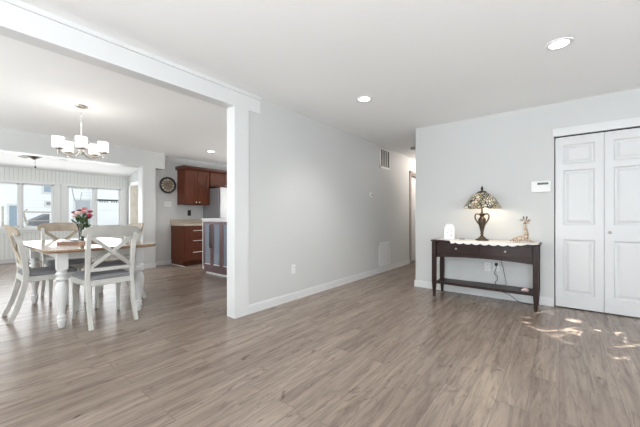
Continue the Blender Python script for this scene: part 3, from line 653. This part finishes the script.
# ------------------------------------------------------------------ ceiling fan in the sunroom
FX, FY = -8.40, 1.24
t = thing('ceiling_fan', 'dark ceiling fan with pull chain hanging in the sunroom', 'ceiling fan', (FX, FY, 0))
b = MB(); b.lathe([(0.06, 2.59), (0.05, 2.54), (0.014, 2.53), (0.014, 2.44), (0.05, 2.43)], 20); obj('downrod', b, M['nickelw'], t)
b = MB(); b.lathe([(0.02, 2.24), (0.06, 2.265), (0.085, 2.28), (0.15, 2.31), (0.16, 2.36), (0.11, 2.42), (0.03, 2.435)], 24); obj('motor_housing', b, M['bronze'], t)
fanb = mat('fan_blade_grey', (0.24, 0.245, 0.23), 0.45, var=0.1)
for k in range(5):
    a = R(46+72*k); Tm = Matrix.Rotation(a, 4, 'Z') @ Matrix.Translation((0, 0, 2.345)) @ Matrix.Rotation(R(10), 4, 'X')
    b = MB(); b.prism([(0.16, -0.05), (0.60, -0.068), (0.635, -0.05), (0.64, 0.05), (0.60, 0.068), (0.16, 0.05)], -0.004, 0.004, M=Tm); o = obj('blade', b, fanb, t)
    b = MB(); b.prism([(0.09, -0.02), (0.24, -0.03), (0.24, 0.03), (0.09, 0.02)], -0.010, -0.004, M=Tm); obj('blade_bracket', b, M['bronze'], o)
b = MB(); b.tube([(0.03, 0.01, 2.27), (0.035, 0.012, 2.10)], 0.0018, 6, up=(1, 0, 0)); b.ball((0.035, 0.012, 2.085), 0.016, 1, 1, 1.3); obj('pull_chain', b, M['bronze'], t)

# curtain in the sunroom end window
b = MB(); n = 40; v = []; xa, xb = EXA+0.035, EXB-0.035
for i in range(n+1):
    x = xa+(xb-xa)*i/n; y = 3.5-0.022+0.014*math.sin(i*0.95)
    for z in (0.735, 1.955): v.append((x, y, z)); v.append((x, y+0.004, z))
f_ = []
for i in range(n):
    a, c = i*4, i*4+4
    f_ += [(a, c, c+2, a+2), (a+1, a+3, c+3, c+1), (a, a+1, c+1, c), (a+2, c+2, c+3, a+3)]
b.add(v, f_)
cm = mat('beige_curtain_cloth', (0.52, 0.485, 0.42), 0.9, var=0.12, vscale=6)
cm.node_tree.nodes['Principled BSDF'].inputs['Transmission Weight'].default_value = 0
tag(obj('window_curtain', b, cm), 'gathered beige curtain in the narrow sunroom window', 'curtain')

# ------------------------------------------------------------------ kitchen
def shaker(y0, y1, z0, z1, x, m, parent, name='door', rail=0.055, th=0.02, pull=None):
    """door or drawer front facing +x"""
    b = MB(); b.box(x, y0, z0, x+th, y0+rail, z1); b.box(x, y1-rail, z0, x+th, y1, z1); b.box(x, y0+rail, z0, x+th, y1-rail, z0+rail); b.box(x, y0+rail, z1-rail, x+th, y1-rail, z1); b.box(x, y0+rail, z0+rail, x+th*0.45, y1-rail, z1-rail)
    o = obj(name, b, m, parent, bevel=0.002)
    return o
# upper cabinet
t = thing('wall_cabinet', 'tall cherry wall cabinet with two doors above the counter', 'cabinet', (KX, 3.455, 1.35))
b = MB(); b.box(0, 0, 0, 0.31, 0.625, 0.80); obj('body', b, M['cherry'], t, bevel=0.002)
for i in range(2):
    y0 = 0.012+i*0.304; d_ = shaker(y0, y0+0.298, 0.012, 0.785, 0.311, M['cherry'], t)
    b = MB(); T = Matrix.Translation((0.331, y0+(0.262 if i == 0 else 0.036), 0.06)) @ Matrix.Rotation(R(90), 4, 'Y'); b.lathe([(0.006, 0), (0.006, 0.014), (0.014, 0.02), (0.014, 0.027), (0.006, 0.031)], 14, M=T); obj('knob', b, M['nickelw'], d_)
b = MB(); pr = [(0.31, 0.80), (0.345, 0.80), (0.36, 0.815), (0.385, 0.86), (0.385, 0.875), (0, 0.875), (0, 0.80)]
b.prism(pr, -0.045, 0.627, 'y'); obj('crown', b, M['cherryd'], t)
t = thing('wall_cabinet', 'short cherry cabinet above the refrigerator', 'cabinet', (KX, 4.085, 1.80))
b = MB(); b.box(0, 0, 0, 0.31, 0.92, 0.35); obj('body', b, M['cherry'], t, bevel=0.002)
for i in range(2):
    y0 = 0.012+i*0.452; d_ = shaker(y0, y0+0.446, 0.012, 0.335, 0.311, M['cherry'], t)
    b = MB(); T = Matrix.Translation((0.331, y0+(0.41 if i == 0 else 0.036), 0.05)) @ Matrix.Rotation(R(90), 4, 'Y'); b.lathe([(0.006, 0), (0.006, 0.014), (0.014, 0.02), (0.014, 0.027), (0.006, 0.031)], 14, M=T); obj('knob', b, M['nickelw'], d_)
b = MB(); b.prism([(x, z-0.45) for x, z in pr], 0, 0.95, 'y'); obj('crown', b, M['cherryd'], t)
# base cabinet
t = thing('base_cabinet', 'cherry base cabinet with three bar-handled drawers', 'cabinet', (KX+0.003, 3.31, 0))
b = MB(); b.box(0.002, 0, 0.10, 0.60, 0.76, 0.875); obj('body', b, M['cherry'], t, bevel=0.002)
b = MB(); b.box(0.03, 0.0, 0, 0.54, 0.76, 0.10); obj('toe_kick', b, M['cherryd'], t)
for z0, z1 in ((0.115, 0.42), (0.43, 0.67), (0.68, 0.862)):
    d_ = shaker(0.012, 0.748, z0, z1, 0.601, M['cherry'], t, 'drawer', 0.045)
    zc = (z0+z1)/2+ (0.03 if z1 < 0.6 else 0); b = MB(); b.tube([(0.652, 0.17, zc), (0.652, 0.59, zc)], 0.007, 8, up=(1, 0, 0)); b.tube([(0.62, 0.22, zc), (0.652, 0.22, zc)], 0.005, 8); b.tube([(0.62, 0.54, zc), (0.652, 0.54, zc)], 0.005, 8); obj('handle', b, M['nickelw'], d_)
b = MB(); b.box(0.0, 0, 0, 0.615, -0.012, 0.012); obj('base_shoe', b, M['trim'], t)
b = MB(); b.box(KX+0.001, 3.29, 0.876, KX+0.635, 4.075, 0.914); o = tag(obj('countertop', b, M['counter'], bevel=0.004), 'beige speckled countertop over the cherry base cabinet', 'countertop')
b = MB(); b.box(KX+0.001, 3.29, 0.915, KX+0.021, 4.075, 1.015); tag(obj('backsplash', b, M['counter']), 'low beige backsplash strip behind the kitchen counter', 'backsplash')
# refrigerator
t = thing('refrigerator', 'stainless steel refrigerator beside the cherry cabinets', 'refrigerator', (KX+0.03, 4.09, 0))
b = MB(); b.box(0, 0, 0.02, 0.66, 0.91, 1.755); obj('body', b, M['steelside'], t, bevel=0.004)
b = MB(); b.box(0.665, 0.003, 0.72, 0.725, 0.452, 1.765); d1 = obj('door', b, M['steel'], t, bevel=0.01)
b = MB(); b.box(0.665, 0.458, 0.72, 0.725, 0.907, 1.765); d2 = obj('door', b, M['steel'], t, bevel=0.01)
b = MB(); b.box(0.665, 0.003, 0.06, 0.725, 0.907, 0.71); d3 = obj('freezer_drawer', b, M['steel'], t, bevel=0.01)
for dd, y in ((d1, 0.41), (d2, 0.50)):
    b = MB(); b.tube([(0.725, y, 0.85), (0.77, y, 0.86), (0.77, y, 1.64), (0.725, y, 1.65)], 0.012, 8, up=(0, 1, 0)); obj('handle', b, M['nickelw'], dd)
b = MB(); b.tube([(0.725, 0.1, 0.64), (0.77, 0.11, 0.64), (0.77, 0.80, 0.64), (0.725, 0.81, 0.64)], 0.012, 8); obj('handle', b, M['nickelw'], d3)
b = MB(); b.box(0.02, 0.02, 1.755, 0.64, 0.2, 1.78); obj('hinge_cover', b, M['black'], t)
# glass door cabinet with white frame
t = thing('display_cabinet', 'white-topped mauve-brown cabinet with narrow glass doors, partly behind the white column', 'cabinet', (-5.41, 3.19, 0))
W_, D_ = 1.30, 0.42
b = MB(); b.box(0, 0.0, 0.07, 0.05, D_, 1.02); b.box(W_-0.05, 0, 0.07, W_, D_, 1.02); b.box(0, 0.35, 0.07, W_, D_, 1.02); obj('side_panels', b, M['trim'], t)
b = MB(); b.box(-0.012, -0.02, 1.02, W_+0.012, D_+0.01, 1.045); b.box(0.05, 0.0, 0.985, W_-0.05, 0.02, 1.02); obj('top', b, M['trim'], t, bevel=0.003)
b = MB(); b.box(0.05, 0.004, 0.07, W_-0.05, 0.35, 0.135); obj('bottom_panel', b, M['mauve'], t)
b = MB(); b.box(0.02, 0.03, 0.0, W_-0.02, D_-0.02, 0.07); obj('plinth', b, M['mauve'], t)
b = MB(); b.box(0.12, 0.008, 0.0, W_, 0.03, 0.028); obj('plinth_strip', b, M['trim'], t)
b = MB(); b.box(0.05, 0.33, 0.13, W_-0.05, 0.35, 0.985); b.box(0.05, 0.04, 0.54, W_-0.05, 0.33, 0.555); obj('shelf', b, M['mauve'], t)
dw_ = (W_-0.1)/4
for i in range(4):
    x0 = 0.05+i*dw_; x1 = x0+dw_-0.004; b = MB(); r_ = 0.06
    b.box(x0, -0.018, 0.14, x0+r_, 0.0, 0.98); b.box(x1-r_, -0.018, 0.14, x1, 0.0, 0.98); b.box(x0+r_, -0.018, 0.93, x1-r_, 0.0, 0.98); b.box(x0+r_, -0.018, 0.14, x1-r_, 0, 0.185)
    d_ = obj('door', b, M['mauve'], t, bevel=0.002)
    b = MB(); b.box(x0+r_, -0.012, 0.185, x1-r_, -0.008, 0.93); obj('glass', b, M['cabglass'], d_)
    b = MB(); b.box(x0+r_, -0.019, 0.183, x1-r_, -0.006, 0.197); obj('bead', b, M['nickelw'], d_)
    hx_ = x1-0.018 if i % 2 == 0 else x0+0.018
    b = MB(); b.tube([(hx_, -0.018, 0.50), (hx_, -0.05, 0.51), (hx_, -0.05, 0.92), (hx_, -0.018, 0.93)], 0.007, 8, up=(1, 0, 0)); obj('handle', b, M['bronze'], d_)
# clock
t = thing('wall_clock', 'round black-rimmed clock with tan face on the kitchen wall', 'clock', (KX, 3.235, 1.785), R(90))
T = Matrix.Rotation(R(90), 4, 'X')
b = MB(); b.lathe([(0.178, 0), (0.186, 0.012), (0.182, 0.03), (0.165, 0.04), (0.146, 0.034), (0.142, 0.018)], 40, M=T, cap=False); obj('rim', b, M['clockb'], t)
b = MB(); b.lathe([(0.145, 0.0), (0.145, 0.018), (0.001, 0.018)], 40, M=T); obj('face', b, M['cream'], t)
b = MB(); b.lathe([(0.102, 0.0185), (0.102, 0.020), (0.094, 0.020), (0.094, 0.0185)], 40, M=T, cap=False); b.lathe([(0.05, 0.0185), (0.05, 0.020), (0.044, 0.020), (0.044, 0.0185)], 40, M=T, cap=False); obj('dial_ring', b, M['clockb'], t)
for k in range(12):
    a = R(90-30*(k+1)); num = ['I', 'II', 'III', 'IIII', 'V', 'VI', 'VII', 'VIII', 'IX', 'X', 'XI', 'XII'][k]
    b = MB(); w_ = {'I': 0.006, 'V': 0.014, 'X': 0.014}; tot = sum(w_[c] for c in num); x = -tot/2
    Tm = Matrix.Rotation(a-R(90), 4, 'Y').inverted() if False else Matrix.Rotation(-(a-R(90)), 4, 'Y')
    for c in num:
        cx_ = x+w_[c]/2
        def st(xa_, xb_): b.prism([(xa_-0.0032, 0.104), (xa_+0.0032, 0.104), (xb_+0.0032, 0.139), (xb_-0.0032, 0.139)], -0.0215, -0.0185, 'y', M=Tm)
        if c == 'I': st(cx_, cx_)
        if c == 'V': st(cx_, cx_-0.005); st(cx_, cx_+0.005)
        if c == 'X': st(cx_-0.005, cx_+0.005); st(cx_+0.005, cx_-0.005)
        x += w_[c]
    obj('numeral', b, M['numeral'], t)
for nm, ang, ln in (('hour_hand', -305, 0.06), ('minute_hand', -55, 0.09)):
    b = MB(); b.prism([(-0.004, -0.015), (0.004, -0.015), (0.002, ln), (-0.002, ln)], -0.026, -0.023, 'y', M=Matrix.Rotation(R(ang), 4, 'Y')); obj(nm, b, M['clockb'], t)

# ------------------------------------------------------------------ console table
t = thing('console_table', 'dark espresso console table with two drawers against the grey wall', 'table', (-0.77, 4.39, 0))
HX = 0.585; FYc = -0.19
def front_y(x, dep=0.05): return FYc - dep*(1-(x/HX)**2)      # bowed front
n = 16; xs = [-HX-0.02+(2*HX+0.04)*i/n for i in range(n+1)]
b = MB(); pts = [(x, FYc-0.022-0.05*max(0, 1-(x/HX)**2)) for x in xs] + [(HX+0.02, 0.20), (-HX-0.02, 0.20)]
b.prism(pts, 0.745, 0.765); obj('top', b, M['dark'], t, bevel=0.004)
def bowed(xa, xb, z0f, z1, off, th, nn=12):
    b = MB(); v = []; f_ = []
    for i in range(nn+1):
        x = xa+(xb-xa)*i/nn; y = front_y(x)+off; z0 = z0f(x)
        v += [(x, y, z0), (x, y+th, z0), (x, y, z1), (x, y+th, z1)]
    for i in range(nn):
        a, c = i*4, i*4+4; f_ += [(a, c, c+2, a+2), (a+1, a+3, c+3, c+1), (a, a+1, c+1, c), (a+2, c+2, c+3, a+3)]
    f_ += [(0, 2, 3, 1), (nn*4, nn*4+1, nn*4+3, nn*4+2)]; b.add(v, f_); return b
b = bowed(-HX+0.03, HX-0.03, lambda x: 0.525+0.035*(1-(x/HX)**2), 0.745, 0.012, 0.016)
b.box(-HX+0.02, 0.165, 0.56, HX-0.02, 0.18, 0.745); b.box(-HX+0.01, FYc+0.03, 0.56, -HX+0.025, 0.17, 0.745); b.box(HX-0.025, FYc+0.03, 0.56, HX-0.01, 0.17, 0.745)
obj('apron', b, M['dark'], t)
for xa, xb in ((-HX+0.055, -0.012), (0.012, HX-0.055)):
    d_ = obj('drawer', bowed(xa, xb, lambda x: 0.60, 0.728, 0.0, 0.014), M['dark'], t, bevel=0.002)
    xc = (xa+xb)/2; b = MB(); T = Matrix.Translation((xc, front_y(xc), 0.665)) @ Matrix.Rotation(R(90), 4, 'X'); b.lathe([(0.005, 0), (0.005, 0.010), (0.013, 0.016), (0.014, 0.022), (0.008, 0.028), (0.001, 0.029)], 14, M=T); obj('knob', b, M['nickel'], d_)
for sx in (-1, 1):
    for y in (FYc, 0.165):
        b = MB(); b.sweep([(sx*(HX-0.022), y+0.02*(1 if y < 0 else -1)*0, 0), (sx*(HX-0.022), y, 0.20), (sx*(HX-0.022), y, 0.745)], rect(0.052, 0.052), up=(0, 1, 0), scales=[0.5, 1, 1]); obj('leg', b, M['dark'], t, bevel=0.002)
b = MB(); b.box(-HX+0.02, FYc+0.03, 0.175, HX-0.02, 0.16, 0.193); b.box(-HX+0.02, FYc+0.028, 0.168, HX-0.02, FYc+0.04, 0.20); obj('shelf', b, M['dark'], t, bevel=0.002)
# lace runner: lies on the top, scalloped edge hangs over the bowed front
b = MB(); CT = 0.766; m_ = 60; v = []; x0, x1 = -0.56, 0.585
for i in range(m_+1):
    x = x0+(x1-x0)*i/m_
    yb = 0.185; hang = 0.016*abs(math.sin(i*math.pi/5)) + 0.022*(1-(2*i/m_-1)**4)*1.0
    if x > 0.38: hang *= max(0.25, 1-(x-0.38)/0.15)
    xin = min(1, max(0, (x+0.56)/0.22)); 
    yf = FYc-0.026-0.05*max(0, 1-(x/HX)**2)
    yf = yb + (yf-yb)*(0.80+0.20*xin) if x < -0.34 else yf
    hh = hang if x > -0.34 else 0.0
    v += [(x, yb, CT), (x, yb, CT+0.003), (x, yf+0.0 - 0.001, CT), (x, yf-0.004, CT+0.003), (x, yf-0.001, CT-hh), (x, yf-0.004, CT-hh)]
f_ = []
for i in range(m_):
    a, c = i*6, i*6+6
    f_ += [(a, a+2, c+2, c), (a+1, c+1, c+3, a+3), (a+2, a+4, c+4, c+2), (a+3, c+3, c+5, a+5), (a+4, a+5, c+5, c+4), (a, c, c+1, a+1)]
f_ += [(0, 1, 3, 2), (2, 3, 5, 4), (m_*6, m_*6+2, m_*6+3, m_*6+1), (m_*6+2, m_*6+4, m_*6+5, m_*6+3)]
b.add(v, f_); o = tag(obj('lace_runner', b, M['lace']), 'white lace cloth with scalloped edge on the console table', 'tablecloth'); o.location = (-0.77, 4.39, 0.0005)
CT2 = 0.7700
# tiffany style lamp
t = thing('table_lamp', 'bronze urn table lamp with domed stained-glass shade', 'lamp', (-0.785, 4.39, CT2))
b = MB(); b.lathe([(0.078, 0), (0.08, 0.008), (0.07, 0.018), (0.05, 0.024), (0.046, 0.034), (0.03, 0.045), (0.018, 0.06), (0.014, 0.075), (0.022, 0.085), (0.016, 0.095), (0.020, 0.12), (0.034, 0.19), (0.045, 0.245), (0.047, 0.27), (0.036, 0.29), (0.024, 0.305), (0.022, 0.315), (0.040, 0.335), (0.044, 0.345), (0.03, 0.352), (0.012, 0.36), (0.010, 0.42)], 28); obj('urn_base', b, M['bronze'], t)
for sgn in (-1, 1):
    b = MB(); dv = Vector((math.cos(R(38)), math.sin(R(38)), 0))*sgn
    P = lambda r, z: tuple(dv*r + Vector((0, 0, z)))
    b.tube(bez([P(0.035, 0.335), P(0.075, 0.37), P(0.115, 0.33), P(0.10, 0.27), P(0.055, 0.24), P(0.036, 0.205)], 14), 0.0095, 8, up=(-dv.y, dv.x, 0.01)); obj('handle', b, M['bronze'], t)
b = MB(); prof_s = []
for i in range(13):
    s_ = i/12; prof_s.append((0.04+0.178*s_, 0.430+0.19*(1-s_**1.9)))
prof_s += [(0.219, 0.418)]
b.lathe([(r, z) for r, z in prof_s] + [(r-0.004, z-0.004) for r, z in reversed(prof_s)], 40, cap=False); shd = obj('lamp_shade', b, M['tiffany'], t)
b = MB(); b.lathe([(0.010, 0.42), (0.007, 0.44), (0.007, 0.63)], 10); obj('stem', b, M['bronze'], t)
b = MB(); b.lathe([(0.066, 0.612), (0.052, 0.632), (0.014, 0.645), (0.010, 0.66), (0.016, 0.672), (0.012, 0.69), (0.005, 0.70), (0.002, 0.715)], 20); obj('finial', b, M['bronze'], t)
b = MB()
for k in range(2):
    a = k*math.pi; b.ball((0.06*math.cos(a), 0.06*math.sin(a), 0.49), 0.026, 1, 1, 1.2)
obj('bulb', b, mat('warm_bulb', (1, 0.9, 0.75), 0.4, emit=(1, 0.82, 0.62), es=5), t)
l = bpy.data.lights.new('lamp_glow', 'POINT'); l.energy = 1.6; l.shadow_soft_size = 0.04; l.color = (1, 0.84, 0.66)
o = bpy.data.objects.new('lamp_glow', l); COL.objects.link(o); o.parent = t; o.location = (0.05, -0.05, 0.45)
# lantern
t = thing('lantern_ornament', 'white pierced ceramic lantern on the left of the console table', 'lantern', (-1.18, 4.37, CT2), R(10))
b = MB(); b.box(-0.068, -0.05, 0, 0.068, 0.05, 0.158); obj('body', b, M['ceramic'], t, bevel=0.008)
b = MB(); v = [(-0.068, -0.052, 0.158), (0.068, -0.052, 0.158), (0.068, 0.052, 0.158), (-0.068, 0.052, 0.158), (-0.052, -0.035, 0.185), (0.052, -0.035, 0.185), (0.052, 0.035, 0.185), (-0.052, 0.035, 0.185)]
b.add(v, [(0,3,2,1),(4,5,6,7),(0,1,5,4),(1,2,6,5),(2,3,7,6),(3,0,4,7)]); b.box(-0.045, -0.03, 0.185, 0.045, 0.03, 0.208); obj('roof', b, M['ceramic'], t, bevel=0.003)
b = MB(); T0 = Matrix.Rotation(R(90), 4, 'X')
for (x, z, r) in ((-0.03, 0.045, 0.008), (0.025, 0.055, 0.011), (-0.025, 0.09, 0.007), (0.03, 0.11, 0.008), (0.0, 0.13, 0.007)): b.lathe([(r, 0.0), (r, 0.0015), (0.0005, 0.0015)], 14, M=Matrix.Translation((x, -0.0495, z)) @ T0)
obj('pierced_holes', b, M['hole'], t)
o = MB(); o.box(-0.035, -0.012, 0, 0.035, 0.012, 0.008); o = tag(obj('remote_control', o, M['gap'], bevel=0.003), 'tiny dark flat object on the lace beside the white lantern', 'remote'); o.location = (-1.04, 4.44, CT2)
# giraffe figurine lying down, head raised
t = thing('giraffe_figurine', 'spotted giraffe figurine lying down with raised neck on the console table', 'figurine', (-0.35, 4.34, CT2), R(12))
me = bpy.data.meshes.new('giraffe_body'); bm = bmesh.new()
sk = [((0.0, 0, 0.045), 0.034), ((0.035, 0, 0.055), 0.030), ((0.05, 0, 0.085), 0.028), ((0.045, 0, 0.13), 0.022), ((0.037, 0, 0.175), 0.019), ((0.030, 0, 0.21), 0.017), ((0.028, 0, 0.235), 0.019), ((0.038, -0.010, 0.255), 0.024), ((0.054, -0.028, 0.242), 0.018), ((0.064, -0.042, 0.232), 0.015),
      ((-0.045, 0, 0.042), 0.034), ((-0.075, 0.0, 0.036), 0.028)]
ed = [(0, 1), (1, 2), (2, 3), (3, 4), (4, 5), (5, 6), (6, 7), (7, 8), (8, 9), (0, 10), (10, 11)]
def chain(start, pts):
    p = start
    for co, r in pts: sk.append((co, r)); ed.append((p, len(sk)-1)); p = len(sk)-1
chain(1, [((0.06, -0.028, 0.03), 0.014), ((0.10, -0.035, 0.014), 0.009), ((0.13, -0.03, 0.011), 0.009)])
chain(1, [((0.06, 0.028, 0.03), 0.014), ((0.09, 0.036, 0.014), 0.009), ((0.115, 0.03, 0.011), 0.009)])
chain(11, [((-0.06, -0.04, 0.03), 0.018), ((-0.02, -0.055, 0.014), 0.010), ((-0.05, -0.065, 0.010), 0.008)])
chain(11, [((-0.085, 0.03, 0.025), 0.016), ((-0.05, 0.05, 0.012), 0.009)])
chain(11, [((-0.10, 0, 0.03), 0.006), ((-0.115, 0.0, 0.015), 0.005), ((-0.12, 0.0, 0.008), 0.006)])
vs = [bm.verts.new(c) for c, r in sk]
for a, c in ed: bm.edges.new((vs[a], vs[c]))
bm.to_mesh(me); bm.free(); go = bpy.data.objects.new('giraffe_body', me); COL.objects.link(go)
me.materials.append(M['giraffe'])
sm = go.modifiers.new('skin', 'SKIN'); sm.use_smooth_shade = True
for i, (c, r) in enumerate(sk): me.skin_vertices[0].data[i].radius = (r, r)
me.skin_vertices[0].data[0].use_root = True
go.modifiers.new('sub', 'SUBSURF').levels = 2; go.modifiers['sub'].render_levels = 2
go.parent = t
b = MB()
for sy in (-1, 1): b.tube([(0.034+sy*0.010, -0.004+sy*0.004, 0.270), (0.034+sy*0.018, -0.002+sy*0.006, 0.297)], 0.005, 8, up=(1, 0, 0)); b.ball((0.034+sy*0.018, -0.002+sy*0.006, 0.302), 0.009)
obj('horns', b, M['bronze'], go)
b = MB()
for sy in (-1, 1): b.ball((0, 0, 0), 0.022, 0.45, 1, 0.5, 10, 6, M=Matrix.Translation((0.034+sy*0.040, -0.002+sy*0.012, 0.266)) @ Matrix.Rotation(R(-70), 4, 'Z'))
obj('ears', b, M['giraffe'], go)
b = MB()
for sy in (-1, 1): b.ball((0.050+sy*0.016, -0.026+sy*0.012, 0.256), 0.0045)
obj('eyes', b, M['black'], go)
# cords and plug
def cord(name, pts, label, r=0.004):
    b = MB(); b.tube(bez_chain(pts), r, 8, up=(0.1, 0.2, 1)); return tag(obj(name, b, M['cord']), label, 'cord')
def bez_chain(pts):
    P = [Vector(p) for p in pts]; out = []
    for i in range(len(P)-1):
        p0 = P[max(i-1, 0)]; p1 = P[i]; p2 = P[i+1]; p3 = P[min(i+2, len(P)-1)]
        for k in range(8):
            s = k/8; out.append(0.5*((2*p1)+(-p0+p2)*s+(2*p0-5*p1+4*p2-p3)*s*s+(-p0+3*p1-3*p2+p3)*s**3))
    out.append(P[-1]); return out
b = MB(); b.box(-0.017, -0.042, 0.018, 0.017, -0.011, 0.052); b.tube([(0, -0.03, 0.02), (0, -0.034, -0.004)], 0.006, 8, up=(1, 0, 0)); o = tag(obj('plug', b, M['black'], bevel=0.003), 'black plug in the right outlet under the console table', 'plug'); o.location = (-0.65, RY, 0.415)
cord('lamp_cord', [(-0.65, 4.566, 0.40), (-0.668, 4.567, 0.33), (-0.635, 4.566, 0.29), (-0.64, 4.572, 0.24), (-0.66, 4.57, 0.21), (-0.62, 4.57, 0.12), (-0.50, 4.57, 0.07), (-0.42, 4.55, 0.02), (-0.36, 4.52, 0.005), (-0.26, 4.50, 0.005)], 'black cord hanging from the plug to the floor under the console')
cord('table_edge_cord', [(-0.58, 4.575, 0.74), (-0.60, 4.577, 0.55), (-0.57, 4.575, 0.40), (-0.55, 4.576, 0.28), (-0.54, 4.575, 0.20), (-0.60, 4.575, 0.17)], 'thin black cord dropping behind the console table beside the plug', 0.003)
b = MB(); b.ball((0, 0, 0.022), 0.022, 1.5, 0.9, 1, 14, 8); b.ball((-0.03, 0, 0.014), 0.014); o = tag(obj('seashell', b, mat('pale_pink_shell', (0.72, 0.55, 0.52), 0.5)), 'small pale pink rounded trinket on the console lower shelf', 'trinket'); o.location = (-0.31, 4.30, 0.194)

# ------------------------------------------------------------------ outside the sunroom windows
gm = mat('pale_concrete_ground', (0.55, 0.55, 0.52), 0.9, var=0.1, vscale=2)
b = MB(); b.box(-40, -14, -0.35, -10.14, 20, -0.25); struct('ground_outside', b, gm)
t = thing('garage', 'white garage with a wide panelled door outside the right-hand windows', 'building', (-18.0, 0, -0.25))
b = MB(); b.prism([(4.95, 0), (9.5, 0), (9.5, 2.75), (7.2, 3.7), (4.95, 2.85)], -5, 0, 'x'); obj('walls', b, M['siding'], t)
b = MB()
for z in (0, 0.55, 1.1, 1.65, 2.1): b.box(0.012, 4.96, z+0.01, 0.05, 5.98, z+0.42 if z > 2 else z+0.54)
b.box(0.0, 4.92, 0, 0.02, 6.04, 2.6); gd = obj('garage_door', b, mat('garage_door_white', (0.84, 0.85, 0.87), 0.5), t)
pm = mat('door_lite_grey', (0.22, 0.24, 0.27), 0.3)
for k in range(9):
    if k == 4: continue
    y = 5.03+k*0.102; b = MB(); b.box(0.05, y, 2.03, 0.056, y+0.06, 2.13); obj('door_lite', b, pm, gd)
rm = mat('grey_shingles', (0.30, 0.31, 0.32), 0.9, var=0.2, vscale=12)
b = MB(); b.prism([(4.7, 3.02), (7.2, 3.90), (9.7, 2.95), (9.7, 2.78), (7.2, 3.72), (5.5, 2.95), (6.05, 2.45), (5.9, 2.45)], -5.2, 0.15, 'x') if False else b.prism([(4.90, 2.90), (7.2, 3.72), (9.7, 2.75), (9.7, 2.87), (7.2, 3.86), (4.90, 3.02)], -5.2, 0.15, 'x'); obj('roof', b, rm, t)
t = thing('neighbour_house', 'white sided house beyond the sunroom with grey and blue windows', 'building', (-18.4, 0, -0.25))
b = MB(); b.box(-6, -2.5, 0, 0, 4.86, 5.2); obj('walls', b, M['siding'], t)
wm = mat('outside_window_blue', (0.30, 0.37, 0.45), 0.3); wg = mat('outside_window_grey', (0.46, 0.49, 0.52), 0.2)
for (ya, yb, za, zb, m_) in ((1.93, 2.26, 0.88, 1.80, wm), (3.04, 3.42, 2.45, 3.1, wm), (3.12, 3.26, 1.86, 2.0, rm), (4.18, 4.76, 0.8, 2.13, wg)):
    b = MB(); b.box(0, ya-0.07, za-0.07, 0.04, yb+0.07, zb+0.07); f_ = obj('window', b, M['trim'], t); b = MB(); b.box(0.04, ya, za, 0.045, yb, zb); obj('pane', b, m_, f_)
t = thing('deck_railing', 'weathered wooden deck railing outside the left-hand windows', 'railing', (-14.0, 0, -0.25))
tm = mat('weathered_wood', (0.42, 0.38, 0.33), 0.8, var=0.15, vscale=15)
def onx(py, z, t0): pass
b = MB(); b.box(-0.02, 1.7, 1.46, 0.02, 2.60, 1.50); b.box(-0.02, 1.7, 1.17, 0.02, 2.6, 1.20); obj('rail', b, tm, t)
for y in (1.30, 2.62):
    b = MB(); b.box(-0.03, y, 0, 0.03, y+0.05, 1.66 if y < 2 else 1.5); obj('post', b, tm, t)
b = MB(); b.tube([(0, 1.93, 0.9), (0, 1.80, 1.45), (0, 1.74, 1.62)], 0.028, 6, up=(1, 0, 0)); b.tube([(0, 1.80, 1.45), (0, 1.90, 1.58)], 0.02, 6, up=(1, 0, 0)); obj('brace', b, tm, t)
t = thing('shed_roof', 'dark grey sloping shed roof low outside the left-hand windows', 'shed', (-15.0, 0, -0.25))
b = MB(); b.prism([(2.22, 0.98), (2.64, 0.98), (2.64, 1.43), (2.22, 1.19)], -1.2, 0, 'x'); obj('roof', b, mat('shed_slate', (0.17, 0.175, 0.20), 0.8), t)
b = MB(); b.box(-1.15, 2.25, 0, -0.05, 2.60, 0.98); obj('walls', b, M['siding'], t)
t = thing('bare_tree', 'thin bare tree trunk outside the left edge of the right-hand window', 'tree', (-15.0, 0, -0.25))
tm2 = mat('tree_bark_grey', (0.40, 0.42, 0.44), 0.9, var=0.2, vscale=20)
b = MB(); b.tube(bez_chain([(0, 3.34, 0), (0, 3.32, 1.1), (0, 3.46, 1.7), (0, 3.36, 2.1), (0, 3.30, 2.6), (0, 3.32, 3.3)]), 0.018, 8, up=(1, 0, 0)); obj('trunk', b, tm2, t)
b = MB(); b.tube(bez_chain([(0, 3.45, 1.68), (0, 3.56, 1.95), (0, 3.62, 2.3)]), 0.014, 6, up=(1, 0, 0)); obj('branch', b, tm2, t)
b = MB(); rr = random.Random(5)
for i in range(60):
    y = rr.uniform(3.36, 3.95); z = 2.52+rr.uniform(-0.07, 0.07); Tm = Matrix.Translation((rr.uniform(-.2, .2), y, z)) @ Matrix.Rotation(rr.uniform(0, 6), 4, 'X'); b.ball((0, 0, 0), 0.045, 0.3, 0.6, 1, 6, 4, M=Tm)
tag(obj('hanging_foliage', b, mat('pale_leaf_green', (0.42, 0.50, 0.30), 0.7)), 'pale green leaves at the top of the right-hand sunroom windows', 'foliage', kind='stuff').location = (-15.0, 0, -0.25)
